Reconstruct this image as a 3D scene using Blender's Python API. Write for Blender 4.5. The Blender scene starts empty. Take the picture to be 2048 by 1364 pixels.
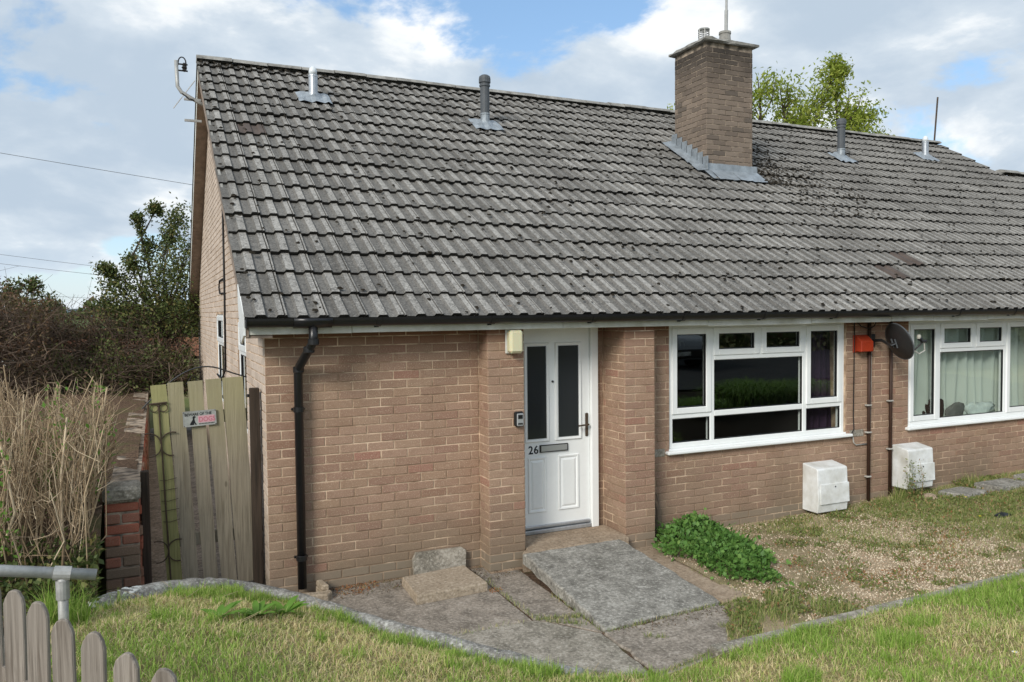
import bpy, math, random
import numpy as np
from mathutils import Vector, Matrix

RNG = np.random.RandomState(7)
random.seed(7)
scene = bpy.context.scene
COL = scene.collection

# ------------------------------------------------------------------ camera
CAM = Vector((-0.7498, -6.2454, 2.2032))
YAW, PITCH, ROLL = 0.4258, -0.038, -0.0102
fwd = Vector((math.sin(YAW) * math.cos(PITCH), math.cos(YAW) * math.cos(PITCH), math.sin(PITCH)))
r0 = Vector((math.cos(YAW), -math.sin(YAW), 0))
u0 = r0.cross(fwd)
rgt = r0 * math.cos(ROLL) + u0 * math.sin(ROLL)
upv = -r0 * math.sin(ROLL) + u0 * math.cos(ROLL)
cd = bpy.data.cameras.new('camera')
cam = bpy.data.objects.new('camera', cd)
COL.objects.link(cam)
M = Matrix((rgt, upv, -fwd)).transposed().to_4x4()
M.translation = CAM
cam.matrix_world = M
cd.sensor_width = 36
cd.lens = 1569.7 / 2048 * 36
cd.clip_start = 0.05
cd.clip_end = 6000
scene.camera = cam

# ------------------------------------------------------------------ light
SUN_DIR = Vector((-0.68, -0.52, 0.52)).normalized()          # from the scene towards the sun
SUN_EL = math.asin(SUN_DIR.z)
SUN_AZ = math.atan2(SUN_DIR.x, SUN_DIR.y)
sl = bpy.data.lights.new('sun', 'SUN')
sl.energy = 2.1
sl.angle = math.radians(20)
sl.color = (1.0, 0.95, 0.87)
sun = bpy.data.objects.new('sun', sl)
COL.objects.link(sun)
sun.rotation_euler = SUN_DIR.to_track_quat('Z', 'Y').to_euler()
sun.location = (-8, -8, 12)

scene.view_settings.view_transform = 'Standard'
scene.view_settings.look = 'None'
scene.view_settings.exposure = 0.55
scene.view_settings.gamma = 1.0
scene.view_settings.use_curve_mapping = False


# ------------------------------------------------------------------ node helper
class NT:
    def __init__(s, tree):
        s.t = tree
        s.L = tree.links

    def node(s, typ, **kw):
        n = s.t.nodes.new(typ)
        for k, v in kw.items():
            setattr(n, k, v)
        return n

    def put(s, sock, v):
        if v is None:
            return
        if isinstance(v, bpy.types.NodeSocket):
            s.L.new(v, sock)
        elif isinstance(v, (tuple, list)) and len(v) == 3 and sock.type == 'RGBA':
            sock.default_value = (*v, 1)
        else:
            sock.default_value = v

    def pos(s):
        return s.node('ShaderNodeNewGeometry').outputs['Position']

    def isl(s):
        return s.node('ShaderNodeNewGeometry').outputs['Random Per Island']

    def orand(s):
        return s.node('ShaderNodeObjectInfo').outputs['Random']

    def objco(s):
        return s.node('ShaderNodeTexCoord').outputs['Object']

    def noise(s, vec=None, scale=5, detail=4, rough=.55, dist=0, col=False):
        n = s.node('ShaderNodeTexNoise')
        s.put(n.inputs['Vector'], vec if vec is not None else s.pos())
        s.put(n.inputs['Scale'], scale)
        s.put(n.inputs['Detail'], detail)
        s.put(n.inputs['Roughness'], rough)
        s.put(n.inputs['Distortion'], dist)
        return n.outputs['Color' if col else 'Fac']

    def voro(s, vec=None, scale=5, out='Distance'):
        n = s.node('ShaderNodeTexVoronoi')
        s.put(n.inputs['Vector'], vec if vec is not None else s.pos())
        s.put(n.inputs['Scale'], scale)
        return n.outputs[out]

    def mapv(s, vec, scale=(1, 1, 1), loc=(0, 0, 0), rot=(0, 0, 0)):
        n = s.node('ShaderNodeMapping')
        s.put(n.inputs['Vector'], vec)
        n.inputs['Scale'].default_value = scale
        n.inputs['Location'].default_value = loc
        n.inputs['Rotation'].default_value = rot
        return n.outputs[0]

    def math(s, op, a, b=None, c=None, clamp=False):
        n = s.node('ShaderNodeMath', operation=op, use_clamp=clamp)
        s.put(n.inputs[0], a)
        s.put(n.inputs[1], b)
        s.put(n.inputs[2], c)
        return n.outputs[0]

    def vmath(s, op, a, b=None):
        n = s.node('ShaderNodeVectorMath', operation=op)
        s.put(n.inputs[0], a)
        s.put(n.inputs[1], b)
        return n.outputs[0]

    def sep(s, v):
        n = s.node('ShaderNodeSeparateXYZ')
        s.put(n.inputs[0], v)
        return n.outputs

    def comb(s, x, y, z):
        n = s.node('ShaderNodeCombineXYZ')
        for i, v in enumerate((x, y, z)):
            s.put(n.inputs[i], v)
        return n.outputs[0]

    def ramp(s, fac, stops, interp='LINEAR'):
        n = s.node('ShaderNodeValToRGB')
        cr = n.color_ramp
        cr.interpolation = interp
        while len(cr.elements) < len(stops):
            cr.elements.new(0.5)
        for e, (p, c) in zip(cr.elements, stops):
            e.position = p
            e.color = (*c, 1) if isinstance(c, (tuple, list)) else (c, c, c, 1)
        s.put(n.inputs[0], fac)
        return n.outputs[0]

    def rng(s, v, a, b, c=0., d=1., smooth=False):
        n = s.node('ShaderNodeMapRange')
        if smooth:
            n.interpolation_type = 'SMOOTHSTEP'
        s.put(n.inputs[0], v)
        for i, x in enumerate((a, b, c, d)):
            n.inputs[i + 1].default_value = x
        return n.outputs[0]

    def mix(s, fac, a, b, blend='MIX'):
        n = s.node('ShaderNodeMix', data_type='RGBA', blend_type=blend)
        s.put(n.inputs[0], fac)
        s.put(n.inputs[6], a)
        s.put(n.inputs[7], b)
        return n.outputs[2]

    def bump(s, h, strength=.5, dist=.01):
        n = s.node('ShaderNodeBump')
        n.inputs['Strength'].default_value = strength
        n.inputs['Distance'].default_value = dist
        s.put(n.inputs['Height'], h)
        return n.outputs[0]


MATS = {}


def mat(name, fn=None, color=(.5, .5, .5), rough=.7, metal=0, spec=.3):
    m = bpy.data.materials.new(name)
    m.use_nodes = True
    t = NT(m.node_tree)
    b = m.node_tree.nodes['Principled BSDF']
    b.inputs['Base Color'].default_value = (*color, 1)
    b.inputs['Roughness'].default_value = rough
    b.inputs['Metallic'].default_value = metal
    b.inputs['Specular IOR Level'].default_value = spec
    if fn:
        r = fn(t, b)
        if isinstance(r, dict):
            for k, v in r.items():
                t.put(b.inputs[k], v)
    MATS[name] = m
    return m


def weathered(name, color, rough=.7, dark=.6, scale=6, fine=60, bump=.15, metal=0, spec=.3, tint=None, ff=.45):
    def fn(t, b):
        n1 = t.noise(scale=scale, detail=5)
        n2 = t.noise(scale=fine, detail=3)
        dk = tuple(c * dark for c in (tint or color))
        c = t.mix(t.rng(n1, .35, .7), color, dk)
        c = t.mix(t.rng(n2, .45, .75, 0, ff), c, tuple(x * .55 for x in color))
        return {'Base Color': c, 'Normal': t.bump(n2, bump, .004)}
    return mat(name, fn, color, rough, metal, spec)


# ------------------------------------------------------------------ world: sky with broken cloud
w = bpy.data.worlds.new('World')
scene.world = w
w.use_nodes = True
wt = NT(w.node_tree)
for n in list(w.node_tree.nodes):
    w.node_tree.nodes.remove(n)
sky = wt.node('ShaderNodeTexSky', sky_type='NISHITA')
sky.sun_disc = False
sky.sun_elevation = SUN_EL
sky.sun_rotation = SUN_AZ
sky.air_density = 1.0
sky.dust_density = 0.6
sky.ozone_density = 1.4
gen = wt.node('ShaderNodeTexCoord').outputs['Generated']
dx, dy, dz = wt.sep(gen)
zc = wt.math('ADD', wt.math('MAXIMUM', dz, 0.0), 0.42)
cp = wt.comb(wt.math('DIVIDE', dx, zc), wt.math('DIVIDE', dy, zc), wt.math('MULTIPLY', dz, 1.5))
cp = wt.mapv(cp, scale=(1, 1, 1), loc=(5.2, 1.3, 0.3))
cover = wt.noise(cp, 2.3, 10, .56, .2)
lump = wt.noise(wt.mapv(cp, loc=(.16, .12, .1)), 3.4, 9, .56, .2)
thick = wt.noise(wt.mapv(cp, loc=(7.3, 1.9, 3.0)), 1.5, 4, .5, .2)
cfac = wt.rng(cover, .40, .47, 0, 1, True)
csh = wt.rng(wt.math('ADD', wt.math('MULTIPLY', lump, .65), wt.math('MULTIPLY', thick, .5)), .41, .67, 0, 1, True)
ccol = wt.ramp(csh, [(0, (.88, .88, .87)), (.26, (.77, .80, .82)), (.55, (.55, .62, .69)), (1, (.42, .505, .60))])
skyc = wt.mix(1.0, sky.outputs[0], (.125, .125, .125), 'MULTIPLY')
skyc = wt.mix(.30, skyc, (.30, .56, .90))
tot = wt.mix(cfac, skyc, ccol)
low = wt.rng(dz, -.02, .12, .55, 0, True)
tot = wt.mix(low, tot, (.62, .72, .80))
bg = wt.node('ShaderNodeBackground')
wt.put(bg.inputs['Color'], tot)
bg.inputs['Strength'].default_value = 0.86
wo = wt.node('ShaderNodeOutputWorld')
wt.L.new(bg.outputs[0], wo.inputs[0])


# ------------------------------------------------------------------ materials
def brick_mat(name, stops, speck=.5, red_top=True):
    def fn(t, b):
        r = t.math('FRACT', t.math('ADD', t.orand(), t.math('MULTIPLY', t.isl(), 3.7)))
        c = t.ramp(r, stops)
        pos = t.pos()
        big = t.noise(pos, 1.6, 4)
        med = t.noise(pos, 14, 4)
        fine = t.noise(pos, 105, 3, .7)
        grain = t.noise(t.mapv(pos, loc=(3, 1, 2)), 130, 3, .7)
        z = t.sep(pos)[2]
        # rain-washed face carries pale grit, the courses kept dry keep their first red
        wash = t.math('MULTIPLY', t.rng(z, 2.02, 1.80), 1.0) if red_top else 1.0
        pale = t.math('MULTIPLY', t.rng(fine, .55, .68), speck)
        pale = t.math('MULTIPLY', pale, wash)
        c = t.mix(t.rng(big, .42, .68, 0, .3), c, (.27, .20, .135))
        c = t.mix(t.rng(med, .5, .75, 0, .3), c, (.21, .13, .085))
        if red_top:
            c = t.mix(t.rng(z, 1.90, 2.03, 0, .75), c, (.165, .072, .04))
        c = t.mix(pale, c, (.66, .53, .40))
        c = t.mix(t.rng(grain, .56, .70, 0, .6), c, (.12, .08, .055))
        c = t.mix(t.math('MULTIPLY', t.rng(z, .75, .05), t.rng(big, .3, .6, .25, .85)), c, (.19, .15, .105))
        c = t.mix(t.rng(z, .150, .142, 0, .55), c, (.24, .205, .155))
        return {'Base Color': c, 'Normal': t.bump(t.math('ADD', fine, grain), .55, .003)}
    return mat(name, fn, rough=.92, spec=.15)


tan_stops = [(0, (.285, .163, .112)), (.10, (.33, .210, .146)), (.24, (.37, .246, .172)), (.40, (.315, .198, .140)), (.52, (.385, .252, .180)),
             (.66, (.29, .175, .126)), (.78, (.35, .230, .156)), (.90, (.325, .198, .144)), (.96, (.31, .185, .132)), (1, (.345, .178, .130))]
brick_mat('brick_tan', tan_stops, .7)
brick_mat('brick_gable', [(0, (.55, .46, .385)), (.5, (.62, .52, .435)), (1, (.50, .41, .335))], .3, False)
brick_mat('brick_chimney', [(0, (.155, .112, .08)), (.35, (.20, .145, .10)), (.7, (.175, .125, .088)), (1, (.12, .09, .066))], .3, False)


def _chim(t, b):
    r = t.math('FRACT', t.math('ADD', t.orand(), t.math('MULTIPLY', t.isl(), 3.7)))
    c = t.ramp(r, [(0, (.17, .135, .108)), (.35, (.245, .195, .155)), (.7, (.205, .16, .127)), (1, (.13, .108, .09))])
    pos = t.pos()
    z = t.sep(pos)[2]
    big = t.noise(pos, 3, 4)
    fine = t.noise(pos, 150, 2)
    soot = t.math('MULTIPLY', t.rng(z, 5.25, 5.85), t.rng(big, .25, .55, .5, .92))
    c = t.mix(soot, c, (.045, .04, .036))
    c = t.mix(t.rng(fine, .6, .72, 0, .45), c, (.40, .33, .26))
    c = t.mix(t.rng(fine, .40, .30, 0, .5), c, (.05, .045, .04))
    return {'Base Color': c, 'Normal': t.bump(fine, .6, .004)}


mat('brick_stack', _chim, rough=.95, spec=.1)
brick_mat('brick_red', [(0, (.30, .085, .055)), (.3, (.42, .125, .08)), (.6, (.24, .17, .12)), (.8, (.36, .12, .085)), (1, (.27, .21, .15))], .2, False)


def _mortar(t, b):
    n = t.noise(scale=4, detail=5, rough=.6)
    f = t.noise(scale=160, detail=2)
    c = t.mix(t.rng(n, .38, .58), (.68, .52, .375), (.31, .215, .145))
    z = t.sep(t.pos())[2]
    c = t.mix(t.math('MULTIPLY', t.rng(z, .9, .2), t.rng(n, .35, .6, .2, .9)), c, (.22, .16, .11))
    return {'Base Color': c, 'Normal': t.bump(f, .5, .004)}


mat('mortar', _mortar, rough=.95, spec=.1)


def _mortar_d(t, b):
    n = t.noise(scale=9, detail=4)
    return {'Base Color': t.mix(t.rng(n, .4, .6), (.42, .34, .26), (.12, .10, .08))}


mat('mortar_dark', _mortar_d, rough=.95, spec=.1)


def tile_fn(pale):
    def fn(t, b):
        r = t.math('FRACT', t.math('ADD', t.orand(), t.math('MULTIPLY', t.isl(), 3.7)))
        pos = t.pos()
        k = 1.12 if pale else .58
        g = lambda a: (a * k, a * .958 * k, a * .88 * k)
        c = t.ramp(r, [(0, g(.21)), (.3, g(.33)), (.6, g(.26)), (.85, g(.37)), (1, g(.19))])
        big = t.noise(pos, .9, 4)
        med = t.noise(pos, 18, 5, .62)
        fine = t.noise(pos, 60, 4, .72)
        lich = t.noise(pos, 9, 6, .68)
        streak = t.noise(t.mapv(pos, scale=(30, 1.4, 1.4)), 1, 4, .6)
        c = t.mix(t.rng(streak, .45, .68, 0, .45), c, g(.42))
        c = t.mix(t.rng(med, .47, .70, 0, .75), c, (.085, .083, .078))
        c = t.mix(t.rng(lich, .56, .70, 0, .55), c, g(.47))
        c = t.mix(t.rng(big, .40, .65, 0, .45), c, (.105, .10, .092))
        c = t.mix(t.rng(fine, .54, .66, 0, .85), c, (.045, .043, .040))
        c = t.mix(t.rng(fine, .44, .32, 0, .65), c, g(.58))
        return {'Base Color': c, 'Normal': t.bump(t.math('ADD', fine, med), .7, .006)}
    return fn


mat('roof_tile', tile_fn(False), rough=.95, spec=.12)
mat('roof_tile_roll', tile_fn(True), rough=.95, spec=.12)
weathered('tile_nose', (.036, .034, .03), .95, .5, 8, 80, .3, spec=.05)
weathered('tile_brown', (.12, .095, .082), .9, .6, 8, 60, .3)
weathered('ridge', (.36, .35, .32), .95, .45, 9, 45, .8, spec=.1)
weathered('roof_deck', (.05, .045, .04), .9)
weathered('lead', (.38, .42, .45), .45, .62, 9, 40, .25, metal=.35)
weathered('moss', (.034, .029, .022), 1.0, .6, 12, 60, .5, spec=.02)
weathered('galv', (.50, .50, .48), .55, .65, 9, 60, .15, metal=.35)
weathered('alu', (.52, .55, .58), .35, .75, 8, 60, .08, metal=.6)
weathered('grey_pipe', (.10, .11, .12), .55, .75, 8, 60, .05)
mat('clear_plastic', None, (.70, .74, .76), .25, 0, .5)
weathered('black_plastic', (.012, .012, .013), .32, .8, 6, 60, .05, spec=.5)
weathered('white_paint', (.72, .73, .69), .55, .62, 3.5, 30, .1, tint=(.60, .57, .47), ff=.15)
weathered('fascia_white', (.84, .84, .79), .6, .8, 3.0, 28, .08, tint=(.60, .58, .46), ff=.2)
weathered('upvc', (.86, .88, .87), .30, .95, 3, 30, .02, spec=.45, ff=.05)
weathered('box_white', (.82, .84, .84), .5, .72, 5, 26, .05, tint=(.74, .73, .66), ff=.22)
weathered('soffit_tan', (.33, .255, .20), .8, .6, 9, 50, .15)
weathered('brown_pipe', (.055, .028, .018), .55, .7, 9, 60, .1)
weathered('dark_metal', (.025, .024, .024), .5, .7, 9, 60, .1, spec=.4)
weathered('rust_metal', (.085, .06, .04), .6, .6, 30, 90, .2)
weathered('red_plastic', (.40, .045, .015), .5, .8, 6, 40, .05)
weathered('cable_black', (.02, .018, .018), .6)
weathered('cable_white', (.55, .53, .48), .6)
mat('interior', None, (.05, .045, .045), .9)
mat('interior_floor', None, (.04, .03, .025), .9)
mat('black_print', None, (.012, .012, .014), .6)
mat('pink_print', None, (.47, .16, .20), .6)
mat('pink_pale', None, (.58, .33, .36), .6)
mat('silver', None, (.55, .56, .57), .35, .6)
mat('daisy', None, (.85, .85, .82), .6)
mat('yellow', None, (.75, .58, .03), .6)


def _frost(t, b):
    return {'Base Color': (.66, .63, .42), 'Roughness': .35, 'Subsurface Weight': .25}


mat('lamp_cover', _frost, (.62, .58, .33), .35, 0, .5)


def glass_mat(name, tint=(.92, .94, .93), ior=1.55):
    m = bpy.data.materials.new(name)
    m.use_nodes = True
    t = NT(m.node_tree)
    out = m.node_tree.nodes['Material Output']
    m.node_tree.nodes.remove(m.node_tree.nodes['Principled BSDF'])
    ge = t.node('ShaderNodeNewGeometry')
    dt = t.node('ShaderNodeVectorMath', operation='DOT_PRODUCT')
    t.put(dt.inputs[0], ge.outputs['Normal'])
    t.put(dt.inputs[1], ge.outputs['Incoming'])
    co = t.math('ABSOLUTE', dt.outputs['Value'])
    fr = t.math('ADD', t.math('MULTIPLY', t.math('POWER', t.math('SUBTRACT', 1.0, co), 5.0), .92), .075)
    tr = t.node('ShaderNodeBsdfTransparent')
    tr.inputs['Color'].default_value = (*tint, 1)
    gl = t.node('ShaderNodeBsdfGlossy')
    gl.inputs['Roughness'].default_value = .008
    gl.inputs['Color'].default_value = (.9, .95, .95, 1)
    wob = t.noise(scale=1.7, detail=1)
    t.put(gl.inputs['Normal'], t.bump(wob, .03, .05))
    mx = t.node('ShaderNodeMixShader')
    t.L.new(fr, mx.inputs[0])
    t.L.new(tr.outputs[0], mx.inputs[1])
    t.L.new(gl.outputs[0], mx.inputs[2])
    t.L.new(mx.outputs[0], out.inputs[0])
    MATS[name] = m


glass_mat('glass')
glass_mat('glass_dark', (.18, .19, .19))
mat('glass_obscure', None, (.03, .034, .036), .12, 0, .5)


def _conc(base, dark, pale, spots=True, blot=1.0):
    def fn(t, b):
        pos = t.pos()
        a = t.noise(pos, 3.2, 6, .65)
        f = t.noise(pos, 42, 4, .7)
        g = t.noise(pos, 130, 3, .65)
        l = t.voro(pos, 34)
        bl = t.noise(t.mapv(pos, loc=(5, 2, 1)), 9, 7, .72)
        c = t.mix(t.rng(a, .38, .65), base, dark)
        c = t.mix(t.rng(bl, .50, .66, 0, .75 * blot), c, tuple(x * .55 for x in dark))
        c = t.mix(t.rng(bl, .46, .34, 0, .55 * blot), c, pale)
        c = t.mix(t.rng(f, .5, .72, 0, .8), c, tuple(x * .42 for x in dark))
        c = t.mix(t.rng(f, .46, .34, 0, .7), c, pale)
        c = t.mix(t.rng(g, .6, .75, 0, .5), c, tuple(x * .5 for x in dark))
        if spots:
            c = t.mix(t.math('MULTIPLY', t.rng(l, .22, .08), t.rng(a, .55, .4, 0, .8)), c, pale)
        return {'Base Color': c, 'Normal': t.bump(t.math('ADD', f, g), .6, .006)}
    return fn


mat('conc_path', _conc((.34, .295, .245), (.23, .20, .165), (.49, .44, .38)), rough=.95, spec=.1)
mat('conc_ramp', _conc((.32, .305, .27), (.21, .20, .175), (.52, .50, .45)), rough=.95, spec=.1)
mat('conc_step', _conc((.40, .31, .225), (.29, .22, .155), (.47, .39, .30), False, .4), rough=.9, spec=.1)
mat('conc_slab', _conc((.42, .345, .26), (.34, .275, .20), (.56, .48, .39), False, .3), rough=.95, spec=.1)
mat('conc_kerb', _conc((.36, .35, .32), (.21, .20, .185), (.62, .62, .58)), rough=.95, spec=.1)
mat('conc_old', _conc((.37, .335, .28), (.22, .20, .16), (.55, .51, .44)), rough=.95, spec=.1)
mat('lichen_white', None, (.62, .63, .60), .95, 0, .1)


def wood(name, base, dark, green=None):
    def fn(t, b):
        pos = t.pos()
        g = t.noise(t.mapv(pos, scale=(60, 60, 2.2)), 1, 5, .6, .4)
        f = t.noise(t.mapv(pos, scale=(160, 160, 5)), 1, 3, .6)
        a = t.noise(pos, 2.2, 4)
        c = t.mix(t.rng(g, .36, .66), base, dark)
        c = t.mix(t.rng(f, .54, .72, 0, .6), c, tuple(x * .4 for x in dark))
        c = t.mix(t.rng(a, .45, .65, 0, .5), c, tuple(x * .75 for x in base))
        k = t.voro(t.mapv(pos, scale=(1, 1, .45)), 6.5)
        c = t.mix(t.rng(k, .085, .05, 0, .7), c, tuple(x * .5 for x in dark))
        if green:
            z = t.sep(pos)[2]
            c = t.mix(t.math('MULTIPLY', t.rng(z, green[1], green[2]), t.rng(a, .3, .6, .5, .95)), c, green[0])
        return {'Base Color': c, 'Normal': t.bump(t.math('ADD', g, f), .5, .005)}
    return mat(name, fn, rough=.9, spec=.15)


wood('gate_wood', (.33, .285, .215), (.215, .18, .13), ((.35, .32, .18), 1.0, 1.75))
wood('gate_green', (.30, .28, .12), (.20, .19, .075), ((.36, .34, .17), .3, 1.7))
wood('post_wood', (.07, .052, .04), (.035, .028, .022))
wood('picket_wood', (.33, .29, .245), (.15, .125, .10))


def leaf_mat(name, stops, trans=.35, rough=.55):
    m = bpy.data.materials.new(name)
    m.use_nodes = True
    t = NT(m.node_tree)
    b = m.node_tree.nodes['Principled BSDF']
    out = m.node_tree.nodes['Material Output']
    c = t.ramp(t.isl(), stops)
    t.put(b.inputs['Base Color'], c)
    b.inputs['Roughness'].default_value = rough
    b.inputs['Specular IOR Level'].default_value = .25
    tl = t.node('ShaderNodeBsdfTranslucent')
    t.put(tl.inputs['Color'], c)
    mx = t.node('ShaderNodeMixShader')
    mx.inputs[0].default_value = trans
    t.L.new(b.outputs[0], mx.inputs[1])
    t.L.new(tl.outputs[0], mx.inputs[2])
    t.L.new(mx.outputs[0], out.inputs[0])
    MATS[name] = m


leaf_mat('grass', [(0, (.28, .38, .08)), (.18, (.39, .48, .13)), (.34, (.53, .56, .20)), (.46, (.68, .61, .30)), (.72, (.84, .71, .43)), (.92, (.62, .47, .26)), (1, (.40, .28, .14))], .3)
leaf_mat('grass_green', [(0, (.19, .32, .045)), (.5, (.28, .44, .075)), (.8, (.38, .52, .12)), (1, (.56, .57, .22))], .35)
leaf_mat('bed_grass', [(0, (.14, .21, .045)), (.35, (.20, .28, .065)), (.62, (.29, .34, .10)), (.8, (.46, .43, .19)), (1, (.58, .47, .26))], .3)
leaf_mat('weed', [(0, (.12, .16, .04)), (.5, (.18, .22, .065)), (.8, (.25, .25, .10)), (.92, (.33, .17, .08)), (1, (.38, .30, .16))], .25)
leaf_mat('red_weed', [(0, (.30, .11, .05)), (.6, (.38, .19, .085)), (1, (.23, .20, .085))], .25)
leaf_mat('balm', [(0, (.075, .165, .035)), (.5, (.11, .23, .05)), (.85, (.15, .28, .065)), (1, (.20, .33, .085))], .25, .5)
leaf_mat('dock', [(0, (.10, .22, .03)), (.6, (.15, .29, .045)), (1, (.20, .33, .06))], .35, .45)
leaf_mat('hedge_leaf', [(0, (.06, .085, .028)), (.35, (.10, .13, .04)), (.6, (.14, .17, .055)), (.8, (.20, .23, .08)), (.9, (.15, .10, .06)), (1, (.20, .12, .07))], .3)
leaf_mat('bramble_leaf', [(0, (.08, .060, .038)), (.4, (.17, .10, .06)), (.65, (.10, .11, .042)), (1, (.23, .13, .08))], .2)
leaf_mat('tree_leaf_dark', [(0, (.06, .09, .03)), (.5, (.10, .135, .042)), (.8, (.16, .18, .055)), (1, (.24, .20, .08))], .3)
leaf_mat('tree_leaf_lime', [(0, (.20, .27, .035)), (.5, (.31, .38, .055)), (.8, (.40, .45, .085)), (1, (.26, .27, .06))], .4)
leaf_mat('straw', [(0, (.40, .32, .18)), (.6, (.50, .42, .25)), (1, (.30, .22, .12))], .15)
leaf_mat('twig_tan', [(0, (.17, .12, .075)), (.25, (.30, .215, .135)), (.55, (.45, .34, .215)), (.8, (.58, .45, .30)), (.93, (.70, .57, .40)), (1, (.12, .085, .055))], 0, .9)
leaf_mat('twig_dark', [(0, (.06, .045, .035)), (.6, (.13, .095, .072)), (1, (.21, .16, .12))], 0, .9)
leaf_mat('pebble', [(0, (.42, .33, .22)), (.3, (.58, .48, .35)), (.6, (.74, .64, .49)), (.8, (.30, .21, .14)), (1, (.50, .36, .25))], 0, .85)
leaf_mat('net_curtain', [(0, (.80, .86, .79)), (1, (.80, .86, .79))], .35, .9)
leaf_mat('car_grass', [(0, (.16, .30, .05)), (1, (.30, .44, .10))], .3)
weathered('bark', (.085, .066, .05), .95, .5, 12, 60, .6)
weathered('cloth_brown', (.055, .032, .024), .95, .7, 14, 80, .2)
weathered('cloth_grey', (.20, .20, .18), .95, .6, 14, 80, .2)
weathered('cloth_pale', (.70, .78, .72), .95, .8, 14, 80, .2)
weathered('cloth_purple', (.045, .022, .05), .95, .7, 14, 80, .2)
weathered('car_paint', (.30, .31, .32), .25, .9, 3, 40, .02, spec=.6)
weathered('tyre', (.015, .015, .015), .9)


def _ground(t, b):
    pos = t.pos()
    a = t.noise(pos, .35, 6, .6)
    f = t.noise(pos, 30, 4)
    c = t.mix(t.rng(a, .4, .6), (.11, .13, .04), (.17, .15, .07))
    c = t.mix(t.rng(f, .45, .7, 0, .6), c, (.08, .065, .035))
    return {'Base Color': c}


mat('ground', _ground, rough=1, spec=.05)


def _lawn(t, b):
    pos = t.pos()
    a = t.noise(pos, 1.9, 5, .6)
    f = t.noise(pos, 45, 5, .65)
    c = t.mix(t.rng(a, .42, .6), (.20, .19, .075), (.36, .29, .155))
    c = t.mix(t.rng(f, .5, .72, 0, .8), c, (.16, .115, .06))
    c = t.mix(t.rng(f, .42, .3, 0, .6), c, (.44, .36, .20))
    return {'Base Color': c, 'Normal': t.bump(f, .8, .02)}


mat('lawn', _lawn, rough=1, spec=.05)


def _bed(t, b):
    pos = t.pos()
    a = t.noise(pos, 2.2, 5, .6)
    f = t.noise(pos, 42, 5, .75)
    c = t.mix(t.rng(a, .4, .6), (.42, .33, .22), (.26, .22, .12))
    c = t.mix(t.rng(f, .5, .7, 0, .8), c, (.16, .11, .07))
    return {'Base Color': c, 'Normal': t.bump(f, .8, .02)}


mat('bed', _bed, rough=1, spec=.05)


def _soil(t, b):
    f = t.noise(scale=40, detail=5, rough=.65)
    a = t.noise(scale=4, detail=4)
    c = t.mix(t.rng(f, .4, .65), (.17, .115, .08), (.07, .048, .034))
    c = t.mix(t.rng(a, .5, .65, 0, .6), c, (.10, .105, .045))
    return {'Base Color': c, 'Normal': t.bump(f, .9, .03)}


mat('soil', _soil, rough=1, spec=.05)


def _field(t, b):
    a = t.noise(scale=.25, detail=5)
    return {'Base Color': t.mix(t.rng(a, .4, .65), (.25, .10, .055), (.19, .095, .05))}


mat('field', _field, rough=1, spec=.05)
mat('field_green', None, (.10, .14, .05), 1, 0, .05)
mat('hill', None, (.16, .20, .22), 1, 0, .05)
mat('asphalt', None, (.06, .06, .06), .95, 0, .1)
mat('path_gravel', _conc((.30, .29, .27), (.20, .19, .17), (.42, .41, .39)), rough=.95, spec=.1)

# ------------------------------------------------------------------ object helpers
WLOC = {}


def link(o, parent=None):
    COL.objects.link(o)
    if parent is not None:
        o.parent = parent
        o.matrix_parent_inverse = Matrix.Translation(-WLOC[parent.name])
    WLOC[o.name] = Vector(o.location)
    return o


def tag(o, label=None, cat=None, group=None, kind=None):
    if label:
        o['label'] = label
    if cat:
        o['category'] = cat
    if group:
        o['group'] = group
    if kind:
        o['kind'] = kind
    return o


def thing(name, loc, label, cat, group=None):
    o = bpy.data.objects.new(name, None)
    o.empty_display_size = .1
    o.location = loc
    link(o)
    return tag(o, label, cat, group)


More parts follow.
